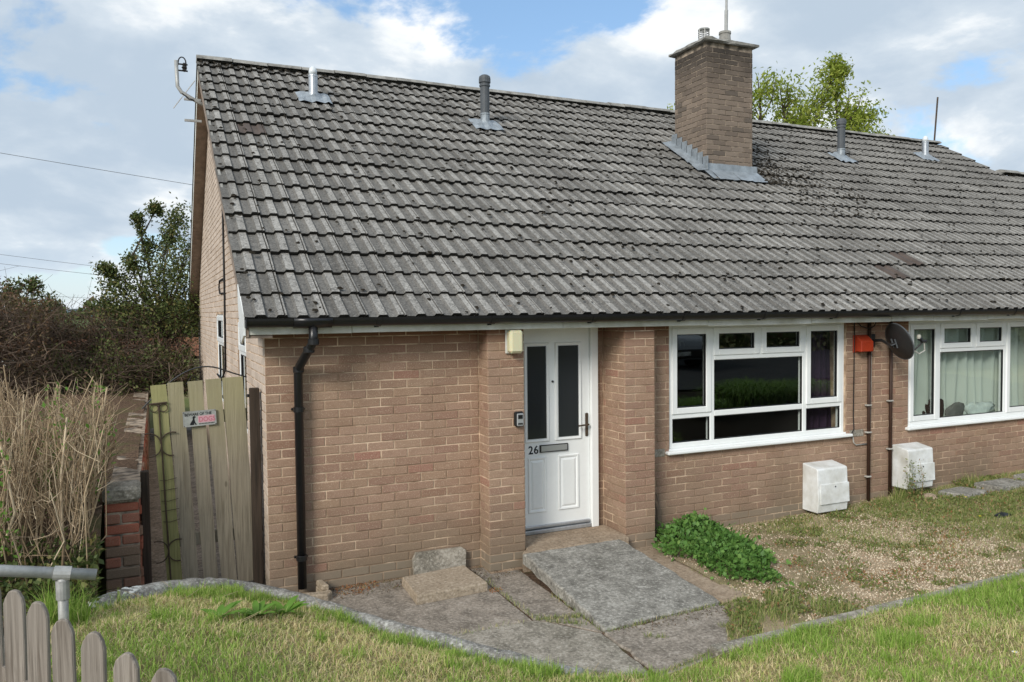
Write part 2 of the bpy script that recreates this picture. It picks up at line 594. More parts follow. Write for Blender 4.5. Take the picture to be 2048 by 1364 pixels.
class MB:
    def __init__(s):
        s.v = []
        s.f = []
        s.m = []

    def face(s, idx, mi=0):
        s.f.append(tuple(idx))
        s.m.append(mi)

    def add(s, vs, fs, mi=0):
        o = len(s.v)
        s.v += [tuple(v) for v in vs]
        for f in fs:
            s.face([i + o for i in f], mi)

    def box(s, a, b, mi=0, bev=0, taper=None):
        x0, y0, z0 = a
        x1, y1, z1 = b
        if bev <= 0:
            s.add([(x0, y0, z0), (x1, y0, z0), (x1, y1, z0), (x0, y1, z0), (x0, y0, z1), (x1, y0, z1), (x1, y1, z1), (x0, y1, z1)],
                  [(0, 3, 2, 1), (4, 5, 6, 7), (0, 1, 5, 4), (1, 2, 6, 5), (2, 3, 7, 6), (3, 0, 4, 7)], mi)
        else:
            e = bev
            # chamfered box: 24 verts
            vs = []
            def q(x, y, z, sx, sy, sz):
                vs.append((x, y + sy * e, z + sz * e))
                vs.append((x + sx * e, y, z + sz * e))
                vs.append((x + sx * e, y + sy * e, z))
            for z, sz in ((z0, 1), (z1, -1)):
                for x, y, sx, sy in ((x0, y0, 1, 1), (x1, y0, -1, 1), (x1, y1, -1, -1), (x0, y1, 1, -1)):
                    q(x, y, z, sx, sy, sz)
            def i(c, k):
                return c * 3 + k
            fs = [(i(0, 2), i(3, 2), i(2, 2), i(1, 2)), (i(4, 2), i(5, 2), i(6, 2), i(7, 2)),
                  (i(0, 1), i(1, 1), i(5, 1), i(4, 1)), (i(2, 1), i(3, 1), i(7, 1), i(6, 1)),
                  (i(1, 0), i(2, 0), i(6, 0), i(5, 0)), (i(3, 0), i(0, 0), i(4, 0), i(7, 0))]
            for a_, b_, in ((0, 1), (2, 3)):
                fs.append((i(a_, 1), i(a_, 2), i(b_, 2), i(b_, 1)))
                fs.append((i(a_ + 4, 1), i(b_ + 4, 1), i(b_ + 4, 2), i(a_ + 4, 2)))
            for a_, b_ in ((1, 2), (3, 0)):
                fs.append((i(a_, 0), i(a_, 2), i(b_, 2), i(b_, 0)))
                fs.append((i(a_ + 4, 0), i(b_ + 4, 0), i(b_ + 4, 2), i(a_ + 4, 2)))
            for c in range(4):
                fs.append((i(c, 0), i(c, 1), i(c + 4, 1), i(c + 4, 0)))
            for c in range(8):
                fs.append((i(c, 0), i(c, 1), i(c, 2)))
            s.add(vs, fs, mi)
        return s

    def prism(s, poly, axis, a, b, mi=0):
        """poly: 2-D points; axis 'x' -> (y,z) points, 'y' -> (x,z), 'z' -> (x,y)"""
        n = len(poly)
        def p(q, t):
            if axis == 'x':
                return (t, q[0], q[1])
            if axis == 'y':
                return (q[0], t, q[1])
            return (q[0], q[1], t)
        s.add([p(q, a) for q in poly] + [p(q, b) for q in poly],
              [tuple(range(n)), tuple(range(2 * n - 1, n - 1, -1))] + [(i, i + n, (i + 1) % n + n, (i + 1) % n) for i in range(n)], mi)
        return s

    def tube(s, pts, r, n=8, mi=0, caps=True):
        pts = [Vector(p) for p in pts]
        rr = r if isinstance(r, (list, tuple)) else [r] * len(pts)
        o = len(s.v)
        prev = None
        for k, p in enumerate(pts):
            if k == 0:
                d = pts[1] - p
            elif k == len(pts) - 1:
                d = p - pts[k - 1]
            else:
                d = (pts[k + 1] - p).normalized() + (p - pts[k - 1]).normalized()
            d.normalize()
            if prev is None:
                a = d.orthogonal().normalized()
            else:
                a = (prev - d * prev.dot(d)).normalized()
            prev = a
            b = d.cross(a)
            for j in range(n):
                t = 2 * math.pi * j / n
                s.v.append(tuple(p + (a * math.cos(t) + b * math.sin(t)) * rr[k]))
        for k in range(len(pts) - 1):
            for j in range(n):
                s.face((o + k * n + j, o + k * n + (j + 1) % n, o + (k + 1) * n + (j + 1) % n, o + (k + 1) * n + j), mi)
        if caps:
            s.face([o + j for j in range(n)][::-1], mi)
            s.face([o + (len(pts) - 1) * n + j for j in range(n)], mi)
        return s

    def lathe(s, prof, c, n=16, mi=0):
        o = len(s.v)
        for r, z in prof:
            for j in range(n):
                t = 2 * math.pi * j / n
                s.v.append((c[0] + r * math.cos(t), c[1] + r * math.sin(t), c[2] + z))
        for k in range(len(prof) - 1):
            for j in range(n):
                s.face((o + k * n + j, o + k * n + (j + 1) % n, o + (k + 1) * n + (j + 1) % n, o + (k + 1) * n + j), mi)
        s.face([o + j for j in range(n)][::-1], mi)
        s.face([o + (len(prof) - 1) * n + j for j in range(n)], mi)
        return s

    def sweep(s, pts, prof, mi=0, caps=True, scale=None):
        """prof: (across, up) closed profile swept along pts, up = world z"""
        o = len(s.v)
        n = len(prof)
        pts = [Vector(p) for p in pts]
        for k, p in enumerate(pts):
            d = pts[min(k + 1, len(pts) - 1)] - pts[max(k - 1, 0)]
            d.z = 0
            d.normalize()
            a = Vector((-d.y, d.x, 0))
            sc = scale[k] if scale else 1
            for q in prof:
                s.v.append(tuple(p + a * q[0] * sc + Vector((0, 0, q[1] * sc))))
        for k in range(len(pts) - 1):
            for j in range(n):
                s.face((o + k * n + j, o + k * n + (j + 1) % n, o + (k + 1) * n + (j + 1) % n, o + (k + 1) * n + j), mi)
        if caps:
            s.face([o + j for j in range(n)][::-1], mi)
            s.face([o + (len(pts) - 1) * n + j for j in range(n)], mi)
        return s

    def mesh(s, name, mats, c=(0, 0, 0), smooth=False):
        me = bpy.data.meshes.new(name)
        me.from_pydata([(v[0] - c[0], v[1] - c[1], v[2] - c[2]) for v in s.v], [], s.f)
        for m in (mats if isinstance(mats, (list, tuple)) else [mats]):
            me.materials.append(MATS[m])
        if any(s.m):
            me.polygons.foreach_set('material_index', s.m)
        if smooth:
            me.polygons.foreach_set('use_smooth', [True] * len(s.f))
        me.update()
        return me

    def build(s, name, mats, parent=None, smooth=False, **kw):
        a = np.array(s.v)
        c = (a.min(0) + a.max(0)) / 2
        if parent is None:
            c[2] = a[:, 2].min()
        o = bpy.data.objects.new(name, s.mesh(name, mats, c, smooth))
        o.location = c
        link(o, parent)
        tag(o, **kw)
        return o


def fix_normals(o):
    import bmesh
    bm = bmesh.new()
    bm.from_mesh(o.data)
    bmesh.ops.recalc_face_normals(bm, faces=bm.faces)
    bm.to_mesh(o.data)
    bm.free()
    return o


def np_mesh(name, V, F, mats, parent=None, smooth=False, **kw):
    """V (N,3) F (M,k) all the same k"""
    V = np.asarray(V, dtype=np.float64)
    F = np.asarray(F, dtype=np.int64)
    c = (V.min(0) + V.max(0)) / 2
    if parent is None:
        c[2] = V[:, 2].min()
    me = bpy.data.meshes.new(name)
    k = F.shape[1]
    me.vertices.add(len(V))
    me.vertices.foreach_set('co', (V - c).astype(np.float32).ravel())
    me.loops.add(F.size)
    me.loops.foreach_set('vertex_index', F.ravel().astype(np.int32))
    me.polygons.add(len(F))
    me.polygons.foreach_set('loop_start', (np.arange(len(F)) * k).astype(np.int32))
    me.polygons.foreach_set('loop_total', np.full(len(F), k, dtype=np.int32))
    me.materials.append(MATS[mats])
    if smooth:
        me.polygons.foreach_set('use_smooth', np.ones(len(F), dtype=bool))
    me.update(calc_edges=True)
    me.validate()
    o = bpy.data.objects.new(name, me)
    o.location = c
    link(o, parent)
    tag(o, **kw)
    return o


def unit(a):
    return a / np.maximum(np.linalg.norm(a, axis=-1, keepdims=True), 1e-9)


def blades(P, H, W, lean, rng):
    """grass blades: P (N,3) roots, H heights, W widths, lean 0..1 -> V,F (quads + tip as degenerate-free quads)"""
    n = len(P)
    az = rng.rand(n) * 2 * np.pi
    side = np.stack([np.cos(az), np.sin(az), np.zeros(n)], 1)
    la = rng.rand(n) * 2 * np.pi
    ld = np.stack([np.cos(la), np.sin(la), np.zeros(n)], 1)
    H = H[:, None]
    W = W[:, None]
    lean = lean[:, None]
    up = np.array([0, 0, 1.])
    b0 = P - side * W / 2
    b1 = P + side * W / 2
    mid = P + up * H * .6 * (1 - lean * .35) + ld * H * lean * .35
    m0 = mid - side * W * .4
    m1 = mid + side * W * .4
    tip = P + up * H * (1 - lean * .6) + ld * H * lean * .9
    t0 = tip - side * W * .06
    t1 = tip + side * W * .06
    V = np.stack([b0, b1, m0, m1, t0, t1], 1).reshape(-1, 3)
    k = np.arange(n)[:, None] * 6
    F = np.concatenate([k + np.array([[0, 1, 3, 2]]), k + np.array([[2, 3, 5, 4]])], 0)
    return V, F


def leaves(P, size, rng, dirs=None, up=.3, aspect=.5, fold=.25):
    """leaf = folded diamond, 2 quads-less: 4 triangles via 2 quads (base,left,tip,mid)"""
    n = len(P)
    if dirs is None:
        dirs = unit(rng.normal(size=(n, 3)) + np.array([0, 0, up]))
    nrm = unit(rng.normal(size=(n, 3)) + np.array([0, 0, .8]))
    side = unit(np.cross(dirs, nrm))
    nrm = np.cross(side, dirs)
    s = (np.ones(n) * size if np.isscalar(size) else size)[:, None]
    base = P
    tip = P + dirs * s
    mid = P + dirs * s * .45
    l = mid + side * s * aspect * .5 + nrm * s * fold * .3
    r = mid - side * s * aspect * .5 + nrm * s * fold * .3
    V = np.stack([base, l, tip, r], 1).reshape(-1, 3)
    k = np.arange(n)[:, None] * 4
    F = np.concatenate([k + np.array([[0, 1, 2]]), k + np.array([[0, 2, 3]])], 0)
    return V, F


def sticks(A, B, r0, r1, rng=None, sides=3, bend=0):
    """many thin tapering sticks from A to B -> V,F quads"""
    n = len(A)
    d = unit(B - A)
    ref = np.where(np.abs(d[:, 2:3]) > .9, np.array([[1., 0, 0]]), np.array([[0, 0, 1.]]))
    a = unit(np.cross(d, ref))
    b = np.cross(d, a)
    segs = [A]
    if bend:
        m = (A + B) / 2 + rng.normal(size=(n, 3)) * bend * np.linalg.norm(B - A, axis=1, keepdims=True)
        segs.append(m)
    segs.append(B)
    ns = len(segs)
    V = np.zeros((n, ns, sides, 3))
    for i, c in enumerate(segs):
        f = i / (ns - 1)
        r = (np.asarray(r0) * (1 - f) + np.asarray(r1) * f)
        r = (np.ones(n) * r)[:, None]
        for j in range(sides):
            t = 2 * np.pi * j / sides
            V[:, i, j] = c + (a * math.cos(t) + b * math.sin(t)) * r
    k = np.arange(n)[:, None] * (ns * sides)
    F = []
    for i in range(ns - 1):
        for j in range(sides):
            F.append(k + np.array([[i * sides + j, i * sides + (j + 1) % sides, (i + 1) * sides + (j + 1) % sides, (i + 1) * sides + j]]))
    return V.reshape(-1, 3), np.concatenate(F, 0)


def merge(parts):
    V = []
    F = []
    o = 0
    for v, f in parts:
        V.append(v)
        F.append(f + o)
        o += len(v)
    return np.concatenate(V), np.concatenate(F)


def text_mesh(s, size, bold=0.0):
    cu = bpy.data.curves.new('t', 'FONT')
    cu.body = s
    cu.size = size
    cu.offset = bold
    cu.align_x = 'LEFT'
    cu.resolution_u = 3
    o = bpy.data.objects.new('t', cu)
    COL.objects.link(o)
    me = bpy.data.meshes.new_from_object(o)
    bpy.data.objects.remove(o)
    vs = [tuple(v.co) for v in me.vertices]
    fs = [tuple(p.vertices) for p in me.polygons]
    bpy.data.meshes.remove(me)
    return vs, fs

# ------------------------------------------------------------------ ground levels
KERB = np.array([(-1.16, -.89, .46), (-.95, -.63, .42), (-.70, -.43, .37), (-.42, -.31, .31), (-.16, -.22, .21), (.05, -.27, .14),
                 (.31, -.60, .115), (.565, -1.03, .105), (.93, -1.53, .095), (1.21, -1.92, .085), (1.525, -2.25, .05),
                 (1.93, -2.40, .03), (2.74, -2.29, .055), (3.56, -2.33, .09), (5.14, -2.34, .115), (7, -2.36, .15), (14, -2.4, .3)])


def kerb_y(x):
    return np.interp(x, KERB[:, 0], KERB[:, 1])


def kerb_z(x):
    return np.interp(x, KERB[:, 0], KERB[:, 2])


def lawn_left(y):
    return np.where(y > -2.2, -1.35, -1.43 + (-2.2 - y) * .52)


def lawn_h(x, y):
    d = np.maximum(0, kerb_y(x) - y)
    z = kerb_z(x) - np.interp(x, [.9, 1.6, 2.4], [.085, .02, .03]) + np.interp(x, [.9, 2.0], [.45, .38]) * (1 - np.exp(-d / 1.7))
    return z + .012 * np.sin(x * 5.1 + 1.3 * np.sin(y * 3.7)) * np.minimum(1, d * 4) + .008 * np.sin(y * 9 + x * 3) * np.minimum(1, d * 4)


def bed_h(x, y):
    return .015 + np.maximum(0, np.asarray(x) - 5) * .036 + .012 * np.sin(np.asarray(x) * 4.3) * np.sin(np.asarray(y) * 5)


def sheet(name, xs, ys, hf, m, clampf=None, label=None):
    X, Y = np.meshgrid(xs, ys, indexing='ij')
    X = X.astype(float)
    Y = Y.astype(float)
    if clampf:
        X, Y = clampf(X, Y)
    Z = hf(X, Y)
    V = np.stack([X, Y, Z], -1).reshape(-1, 3)
    nx, ny = X.shape
    i, j = np.meshgrid(np.arange(nx - 1), np.arange(ny - 1), indexing='ij')
    a = (i * ny + j).ravel()
    F = np.stack([a, a + ny, a + ny + 1, a + 1], 1)
    P = V[F]
    area = np.linalg.norm(np.cross(P[:, 2] - P[:, 0], P[:, 3] - P[:, 1]), axis=1)
    F = F[area > 1e-5]
    o = np_mesh(name, V, F, m, None, True)
    o['kind'] = 'structure'
    return o


sheet('ground', np.concatenate([-np.geomspace(3000, 30, 12), [-15, -8, -4, -2, 0, 4, 8, 15], np.geomspace(30, 3000, 12)]),
      np.concatenate([-np.geomspace(3000, 30, 12), [-15, -8, -4, 0, 4, 8, 15], np.geomspace(30, 3000, 12)]),
      lambda x, y: np.full_like(x, -.12), 'ground')


def lawn_clamp(X, Y):
    Y = np.minimum(Y, kerb_y(X))
    X = np.maximum(X, lawn_left(Y))
    return X, Y


sheet('lawn', np.concatenate([np.arange(-1.4, 8, .07), np.linspace(8.2, 20, 12)]),
      np.concatenate([np.linspace(-45, -8.5, 12), np.linspace(-8, -5, 10), np.arange(-4.9, -.1, .07)]), lawn_h, 'lawn', lawn_clamp)
sheet('side_path', np.linspace(-4.5, 1.6, 40), np.linspace(-14, -.9, 60),
      lambda x, y: lawn_h(np.maximum(x, -1.1), y) - .05 + 0 * x, 'path_gravel', lambda X, Y: (np.minimum(X, np.maximum(lawn_left(Y) + .02, -1.33)), Y))
sheet('gravel_bed', np.linspace(2.6, 14.2, 170), np.linspace(-2.38, .02, 48), bed_h, 'bed',
      lambda X, Y: (np.maximum(X, np.interp(Y, [-2.38, -2.1, -1.85, -1.66, -1.58, -1.5, -.3, -.2, .02], [2.45, 2.70, 2.93, 3.03, 3.20, 3.27, 3.35, 3.42, 3.42])), Y))
sheet('alley_path', np.linspace(-.90, .02, 8), np.linspace(-.3, 10.5, 20), lambda x, y: np.full_like(x, -.005), 'conc_path')


def terrace_h(x, y):
    t = np.clip((y + .95) / 1.1, 0, 1)
    return .42 + .45 * t * t * (3 - 2 * t) + .03 * np.sin(x * 3.1 + y * 1.7) * t + .02 * np.sin(x * 9 + y * 7) * t


TERR = lambda X, Y: (np.where(Y < .33, np.minimum(X, -1.125), X), Y)
sheet('garden_soil', np.linspace(-9, -.93, 60), np.linspace(-1.0, 14, 120), terrace_h, 'soil', TERR)
sheet('ploughed_field', np.linspace(-40, 25, 10), np.linspace(38, 64, 8), lambda x, y: np.full_like(x, .02) + (y - 38) * .012, 'field')
sheet('far_meadow', np.linspace(-140, 90, 10), np.linspace(64, 260, 12), lambda x, y: .3 + (y - 64) * .004, 'field_green')


def hill_fn():
    xs = np.linspace(-1500, 900, 60)
    mb = MB()
    for y, hh, ph in ((900, 6, 0), (1500, 15, 2)):
        o = len(mb.v)
        for x in xs:
            h = hh * (.75 + .25 * math.sin(x * .004 + ph) + .1 * math.sin(x * .017 + ph))
            mb.v += [(x, y, -1), (x, y + 120, h), (x, y + 400, -1)]
        for i in range(len(xs) - 1):
            a = o + i * 3
            mb.face((a, a + 3, a + 4, a + 1))
            mb.face((a + 1, a + 4, a + 5, a + 2))
    h = mb.build('hills', 'hill', smooth=True)
    h['kind'] = 'structure'


hill_fn()

sheet('road', np.linspace(2.5, 40, 30), np.linspace(-15, -6.6, 10), lambda x, y: lawn_h(np.minimum(x, 13.9), np.full_like(y, -6.5)) + .07 + 0 * x, 'asphalt')

mat('border_shade', None, (.035, .028, .02), 1, 0, .05)  # near-black: the shade below the grasses is put into this colour
sheet('dark_reflection_border', np.linspace(3.2, 16, 60), np.linspace(-6.55, -.9, 60), lambda x, y: lawn_h(np.minimum(x, 13.9), y) + .03, 'border_shade',
      lambda X, Y: (X, np.minimum(np.minimum(Y, -6.2 + .636 * (X + .75) - 1.1), -2.9)))  # unseen bed, added to darken what the window panes reflect
# path made of old concrete slabs, each its own piece
path = sheet('path', np.linspace(.02, 3.42, 50), np.linspace(-2.60, -.004, 40), lambda x, y: np.full_like(x, -.014), 'soil',
             lambda X, Y: (X, np.maximum(Y, kerb_y(X) - .12)))
path.name = 'path'
WLOC['path'] = Vector(path.location)


def slab(poly, z0, z1, name, m, parent, jit=.012, step=.10, kw=None, tilt=None):
    pts = []
    n = len(poly)
    for i in range(n):
        a = np.array(poly[i])
        b = np.array(poly[(i + 1) % n])
        k = max(1, int(np.linalg.norm(b - a) / step))
        for j in range(k):
            pts.append(a + (b - a) * j / k + (RNG.rand(2) - .5) * jit)
    mb = MB()
    o = 0
    cen = np.mean(pts, 0)
    tl = tilt or (lambda x, y: 0)
    e = .012
    ring = lambda f, z: [(cen[0] + (p[0] - cen[0]) * f, cen[1] + (p[1] - cen[1]) * f, z + tl(p[0], p[1])) for p in pts]
    m_ = len(pts)
    r0_, r1_, r2_ = ring(1, z0), ring(1, z1 - e), ring(1 - .02, z1)
    mb.v = r0_ + r1_ + r2_
    for k in range(2):
        for i in range(m_):
            mb.face((k * m_ + i, k * m_ + (i + 1) % m_, (k + 1) * m_ + (i + 1) % m_, (k + 1) * m_ + i))
    mb.face([2 * m_ + i for i in range(m_)])
    ob = mb.build(name, m, parent, **(kw or {}))
    return fix_normals(ob)


slab([(.12, -.19), (.30, -.03), (1.12, -.01), (1.655, -.01), (1.65, -1.25), (.76, -1.25), (.58, -.98), (.33, -.54)], -.07, .0, 'paving_slab', 'conc_path', path)
slab([(1.665, -.02), (1.77, -.02), (1.77, -.215), (2.02, -.215), (2.02, -.30), (2.0, -1.35), (1.665, -1.25)], -.07, -.004, 'paving_slab', 'conc_path', path)
slab([(.77, -1.265), (1.66, -1.265), (1.81, -1.45), (1.98, -1.68), (1.93, -2.50), (1.46, -2.33), (1.20, -1.90), (.93, -1.53)], -.07, .0, 'paving_slab', 'conc_old', path, .02)
slab([(1.675, -1.265), (1.995, -1.365), (1.995, -1.66), (1.83, -1.43)], -.07, -.006, 'paving_slab', 'conc_path', path)
slab([(2.0, -1.69), (3.06, -1.62), (3.0, -1.82), (2.86, -2.02), (2.62, -2.34), (1.95, -2.50)], -.07, .004, 'paving_slab', 'conc_path', path, .03)
slab([(3.08, -.08), (3.40, -.08), (3.33, -1.60), (3.07, -1.60)], -.07, .012, 'paving_slab', 'conc_step', path, .02)

# concrete ramp up to the door step
rt = lambda x, y: .135 * np.clip((y + 1.66) / 1.35, 0, 1)
ramp = slab([(2.03, -.30), (2.99, -.29), (3.05, -1.60), (2.01, -1.66)], -.07, .018, 'ramp', 'conc_ramp', None, .022, .07,
            dict(label='rough grey concrete ramp sloping up to the white front door', cat='ramp'), rt)
step = slab([(2.108, .16), (3.105, .16), (3.105, -.20), (3.09, -.285), (2.03, -.285), (2.108, -.205)], -.07, .158, 'door_step', 'conc_step', None, .004, .2,
            dict(label='buff concrete door step between the two brick pillars', cat='step'))

# ------------------------------------------------------------------ kerbs
mb = MB()
ks = np.linspace(-1.16, 1.50, 60)
pts = []
for x in ks:
    pts.append((x, float(kerb_y(x)) + RNG.normal() * .004, float(kerb_z(x)) - .16))
prof = [(-.075, 0), (-.08, .09), (-.062, .145), (-.025, .168), (.025, .170), (.058, .15), (.075, .09), (.07, 0)]
sc = [1 + RNG.normal() * .02 for _ in ks]
sc[0] = .75
mb.sweep(pts, prof, scale=sc)
ck = thing('concrete_kerb', (0.3, -.6, 0), 'lichened rounded concrete kerb curving between rough lawn and path', 'kerb')
fix_normals(mb.build('kerb_body', 'conc_kerb', ck, smooth=True))
for i in range(16):
    x = -1.14 + RNG.rand() * .25
    r = .012 + RNG.rand() * .022
    m2 = MB()
    a = RNG.rand() * 6.28
    yy = float(kerb_y(x)) + RNG.normal() * .025
    zz = float(kerb_z(x)) + .004
    ring = [(x + r * (1 + .3 * RNG.rand()) * math.cos(a + t), yy + r * (1 + .3 * RNG.rand()) * math.sin(a + t), zz) for t in np.linspace(0, 6.28, 9)[:-1]]
    m2.add(ring + [(x, yy, zz + .008)] + [(q[0], q[1], zz - .03) for q in ring],
           [(k, (k + 1) % 8, 8) for k in range(8)] + [(k, k + 9, (k + 1) % 8 + 9, (k + 1) % 8) for k in range(8)])
    m2.build('lichen_patch', 'lichen_white', ck)

ek = thing('garden_edging', (4.5, -2.33, 0), 'low straight edging of concrete lengths and red bricks before the gravel bed', 'edging')
x = 2.42
while x < 8.4:
    red = 4.05 < x < 4.35 or 4.75 < x < 6.2
    L = .215 if red else .62 + RNG.rand() * .25
    mb = MB()
    z = float(kerb_z(x + L / 2))
    y = float(kerb_y(x + L / 2))
    mb.box((x, y - .04, z - .16), (x + L - .012, y + .05 + RNG.normal() * .006, z - .004 + RNG.normal() * .007), bev=.014)
    mb.build('edging_stone', ('brick_red' if RNG.rand() < .75 else 'conc_old') if red else 'conc_old', ek)
    x += L

# ------------------------------------------------------------------ brickwork engine
CH = 0.0718            # course height
DPC = 0.145
JT = 0.0095
REC = 0.0045            # joint recess
BRICKS = {}            # house name -> list of (centre, axis, sign, length, course, plane)


def zc_(n):
    return DPC + n * CH


def brick_panel(house, axis, plane, sign, u0, u1, n0, n1, phase=0.0, holes=(), limit=None, bl=.225):
    """axis 'x': wall runs along x at y=plane, outward normal sign*y;  axis 'y': wall runs along y at x=plane"""
    L = BRICKS.setdefault(house, [])
    for n in range(n0, n1):
        z0 = zc_(n)
        zm = z0 + CH / 2
        a, b = u0, u1
        if limit:
            a, b = limit(zm)
            a = max(a, u0)
            b = min(b, u1)
            if b - a < .03:
                continue
        segs = [(a, b)]
        for (ha, hb, hz0, hz1) in holes:
            if hz0 < zm < hz1:
                ns = []
                for (p, q) in segs:
                    if hb <= p or ha >= q:
                        ns.append((p, q))
                    else:
                        if ha - p > .02:
                            ns.append((p, ha))
                        if q - hb > .02:
                            ns.append((hb, q))
                segs = ns
        off = phase + (bl / 2 if n % 2 else 0)
        for (p, q) in segs:
            k0 = math.floor((p - u0 - off) / bl) - 1
            u = u0 + off + k0 * bl
            while u < q:
                s = max(u, p)
                e = min(u + bl, q)
                if e - s > .028:
                    L.append(((s + e) / 2, axis, plane, sign, e - s - JT, zm))
                u += bl


BM = {}


def brick_data(L, axis, sign, m):
    key = (round(L, 3), axis, sign, m)
    if key not in BM:
        h = (CH - JT) / 2
        l = key[0] / 2
        c = .003
        d = .02
        loc = [(-l, -h, -d), (l, -h, -d), (l, h, -d), (-l, h, -d), (-l + c, -h + c, 0), (l - c, -h + c, 0), (l - c, h - c, 0), (-l + c, h - c, 0)]
        loc += [(-l, -h, -c), (l, -h, -c), (l, h, -c), (-l, h, -c)]
        fs = [(4, 5, 6, 7)] + [(8 + i, 8 + (i + 1) % 4, 4 + (i + 1) % 4, 4 + i) for i in range(4)] + [(i, (i + 1) % 4, 8 + (i + 1) % 4, 8 + i) for i in range(4)]
        if axis == 'x':
            vs = [(u, w_ * sign, v) for u, v, w_ in loc]
            flip = sign > 0
        else:
            vs = [(w_ * sign, u, v) for u, v, w_ in loc]
            flip = sign < 0
        fs = [tuple(reversed(f)) if flip else f for f in fs]
        BM[key] = (vs, fs, None)
    return key


def emit_bricks(house, parent, m, keep=300):
    lst = []
    for (u, axis, plane, sign, L, z) in BRICKS[house]:
        c = Vector((u, plane, z)) if axis == 'x' else Vector((plane, u, z))
        nrm = Vector((0, sign, 0)) if axis == 'x' else Vector((sign, 0, 0))
        d = CAM - c
        vis = max(0, nrm.dot(d.normalized()))
        depth = (c - CAM).dot(fwd)
        uu = (c - CAM).dot(rgt) / depth * 1569.7 if depth > .5 else 1e9
        sc_ = L * vis / d.length_squared if abs(uu) < 1040 else 0
        lst.append((sc_, c, axis, sign, L, nrm))
    lst.sort(key=lambda t: -t[0])
    mb = MB()
    for i, (s_, c, axis, sign, L, nrm) in enumerate(lst):
        key = brick_data(L, axis, sign, m)
        vs, fs, me = BM[key]
        jit = nrm * RNG.uniform(-.0015, .0015)
        p = c + jit
        if i < keep and s_ > 0:
            if me is None:
                t = MB()
                t.add(vs, fs)
                me = t.mesh('brick', m)
                BM[key] = (vs, fs, me)
            o = bpy.data.objects.new('brick', me)
            o.location = p
            link(o, parent)
        else:
            mb.add([(v[0] + p.x, v[1] + p.y, v[2] + p.z) for v in vs], fs)
    if mb.v:
        o = mb.build('brickwork', m, parent)
        o['kind'] = 'stuff'


def wall_boxes(mb, axis, face, sign, u0, u1, z0, z1, holes=(), th=.24):
    """solid wall of boxes round openings; outer face at 'face', thickness inward"""
    us = sorted({u0, u1, *[h[0] for h in holes], *[h[1] for h in holes]})
    inner = face - sign * th
    a, b = min(face, inner), max(face, inner)
    for i in range(len(us) - 1):
        p, q = us[i], us[i + 1]
        zs = [z0, z1]
        blocked = [(h[2], h[3]) for h in holes if h[0] <= p + 1e-6 and h[1] >= q - 1e-6]
        cur = z0
        for (ha, hb) in sorted(blocked):
            if ha > cur:
                (mb.box((p, a, cur), (q, b, ha)) if axis == 'x' else mb.box((a, p, cur), (b, q, ha)))
            cur = hb
        if cur < z1:
            (mb.box((p, a, cur), (q, b, z1)) if axis == 'x' else mb.box((a, p, cur), (b, q, z1)))


# ------------------------------------------------------------------ the bungalows
PITCHR = math.radians(32.18)
CS, SN, TN = math.cos(PITCHR), math.sin(PITCHR), math.tan(PITCHR)
EY, EZ = -.32, 2.183 - .062        # base plane of the tiles at the eave
GAUGE = .3433
XV = -.17
RIDGE_Y = 5.08
HD = 10.16
RS = (RIDGE_Y - EY) / CS
FR_X = 3.44

h1 = thing('brick_bungalow', (3.2, 0, 0), 'tan brick end bungalow with white front door numbered 26 and tiled roof', 'bungalow')
h2 = thing('brick_bungalow', (10.3, 0, 0), 'adjoining brick bungalow on the right with net curtains in its window', 'bungalow')
h3 = thing('brick_bungalow', (18, 0, 0), 'farthest bungalow of the row, showing only its lower tiled roof at right edge', 'bungalow')
PX = 6.43                           # party line
END2 = 14.23

W1 = (3.745, 6.055, .80, 2.30)
W2 = (7.03, 9.34, .80, 2.30)
G1 = (3.95, 5.15, 1.05, 2.22)
G2 = (1.36, 2.14, 1.05, 2.16)

# --- backing walls (mortar), the bricks stand proud of them
w1 = MB()
wall_boxes(w1, 'x', REC, -1, REC, 1.775, -.12, 2.25)
w1.box((1.765 + REC, -.20 + REC, -.12), (2.105 - REC, .30, 2.25))
w1.box((2.1, .187, 2.12), (3.12, .40, 2.25))
w1.box((3.03, .18 + REC, -.12), (3.13, .42, 2.25))
w1.box((3.11 + REC, -.20 + REC, -.12), (FR_X - REC, .28, 2.25))
wall_boxes(w1, 'x', REC, -1, FR_X - .01, PX, -.12, 2.25, [(W1[0], W1[1], W1[2], 2.06)])
wall_boxes(w1, 'y', REC, -1, .25, HD, -.12, 2.2, [G1, G2])
w1.prism([(0.02, 2.2), (HD - .02, 2.2), (RIDGE_Y, EZ + (RIDGE_Y - EY) * TN - .16)], 'x', REC, .24)
w1.box((.25, HD - .24, -.12), (END2, HD, 2.2))
wall1 = w1.build('wall', 'mortar', h1)
w2 = MB()
wall_boxes(w2, 'x', REC, -1, PX, END2, -.12, 2.25, [(W2[0], W2[1], W2[2], 2.06)])
w2.prism([(0.0, -.12), (HD - .25, -.12), (HD - .25, 2.2), (RIDGE_Y, EZ + (RIDGE_Y - EY) * TN - .16), (0, 2.2)], 'x', END2 - .24, END2 - .02)
wall2 = w2.build('wall', 'mortar', h2)
w3 = MB()
w3.box((END2 + .02, REC, -.12), (24, 7.6, 2.25))
wall3 = w3.build('wall', 'mortar', h3)

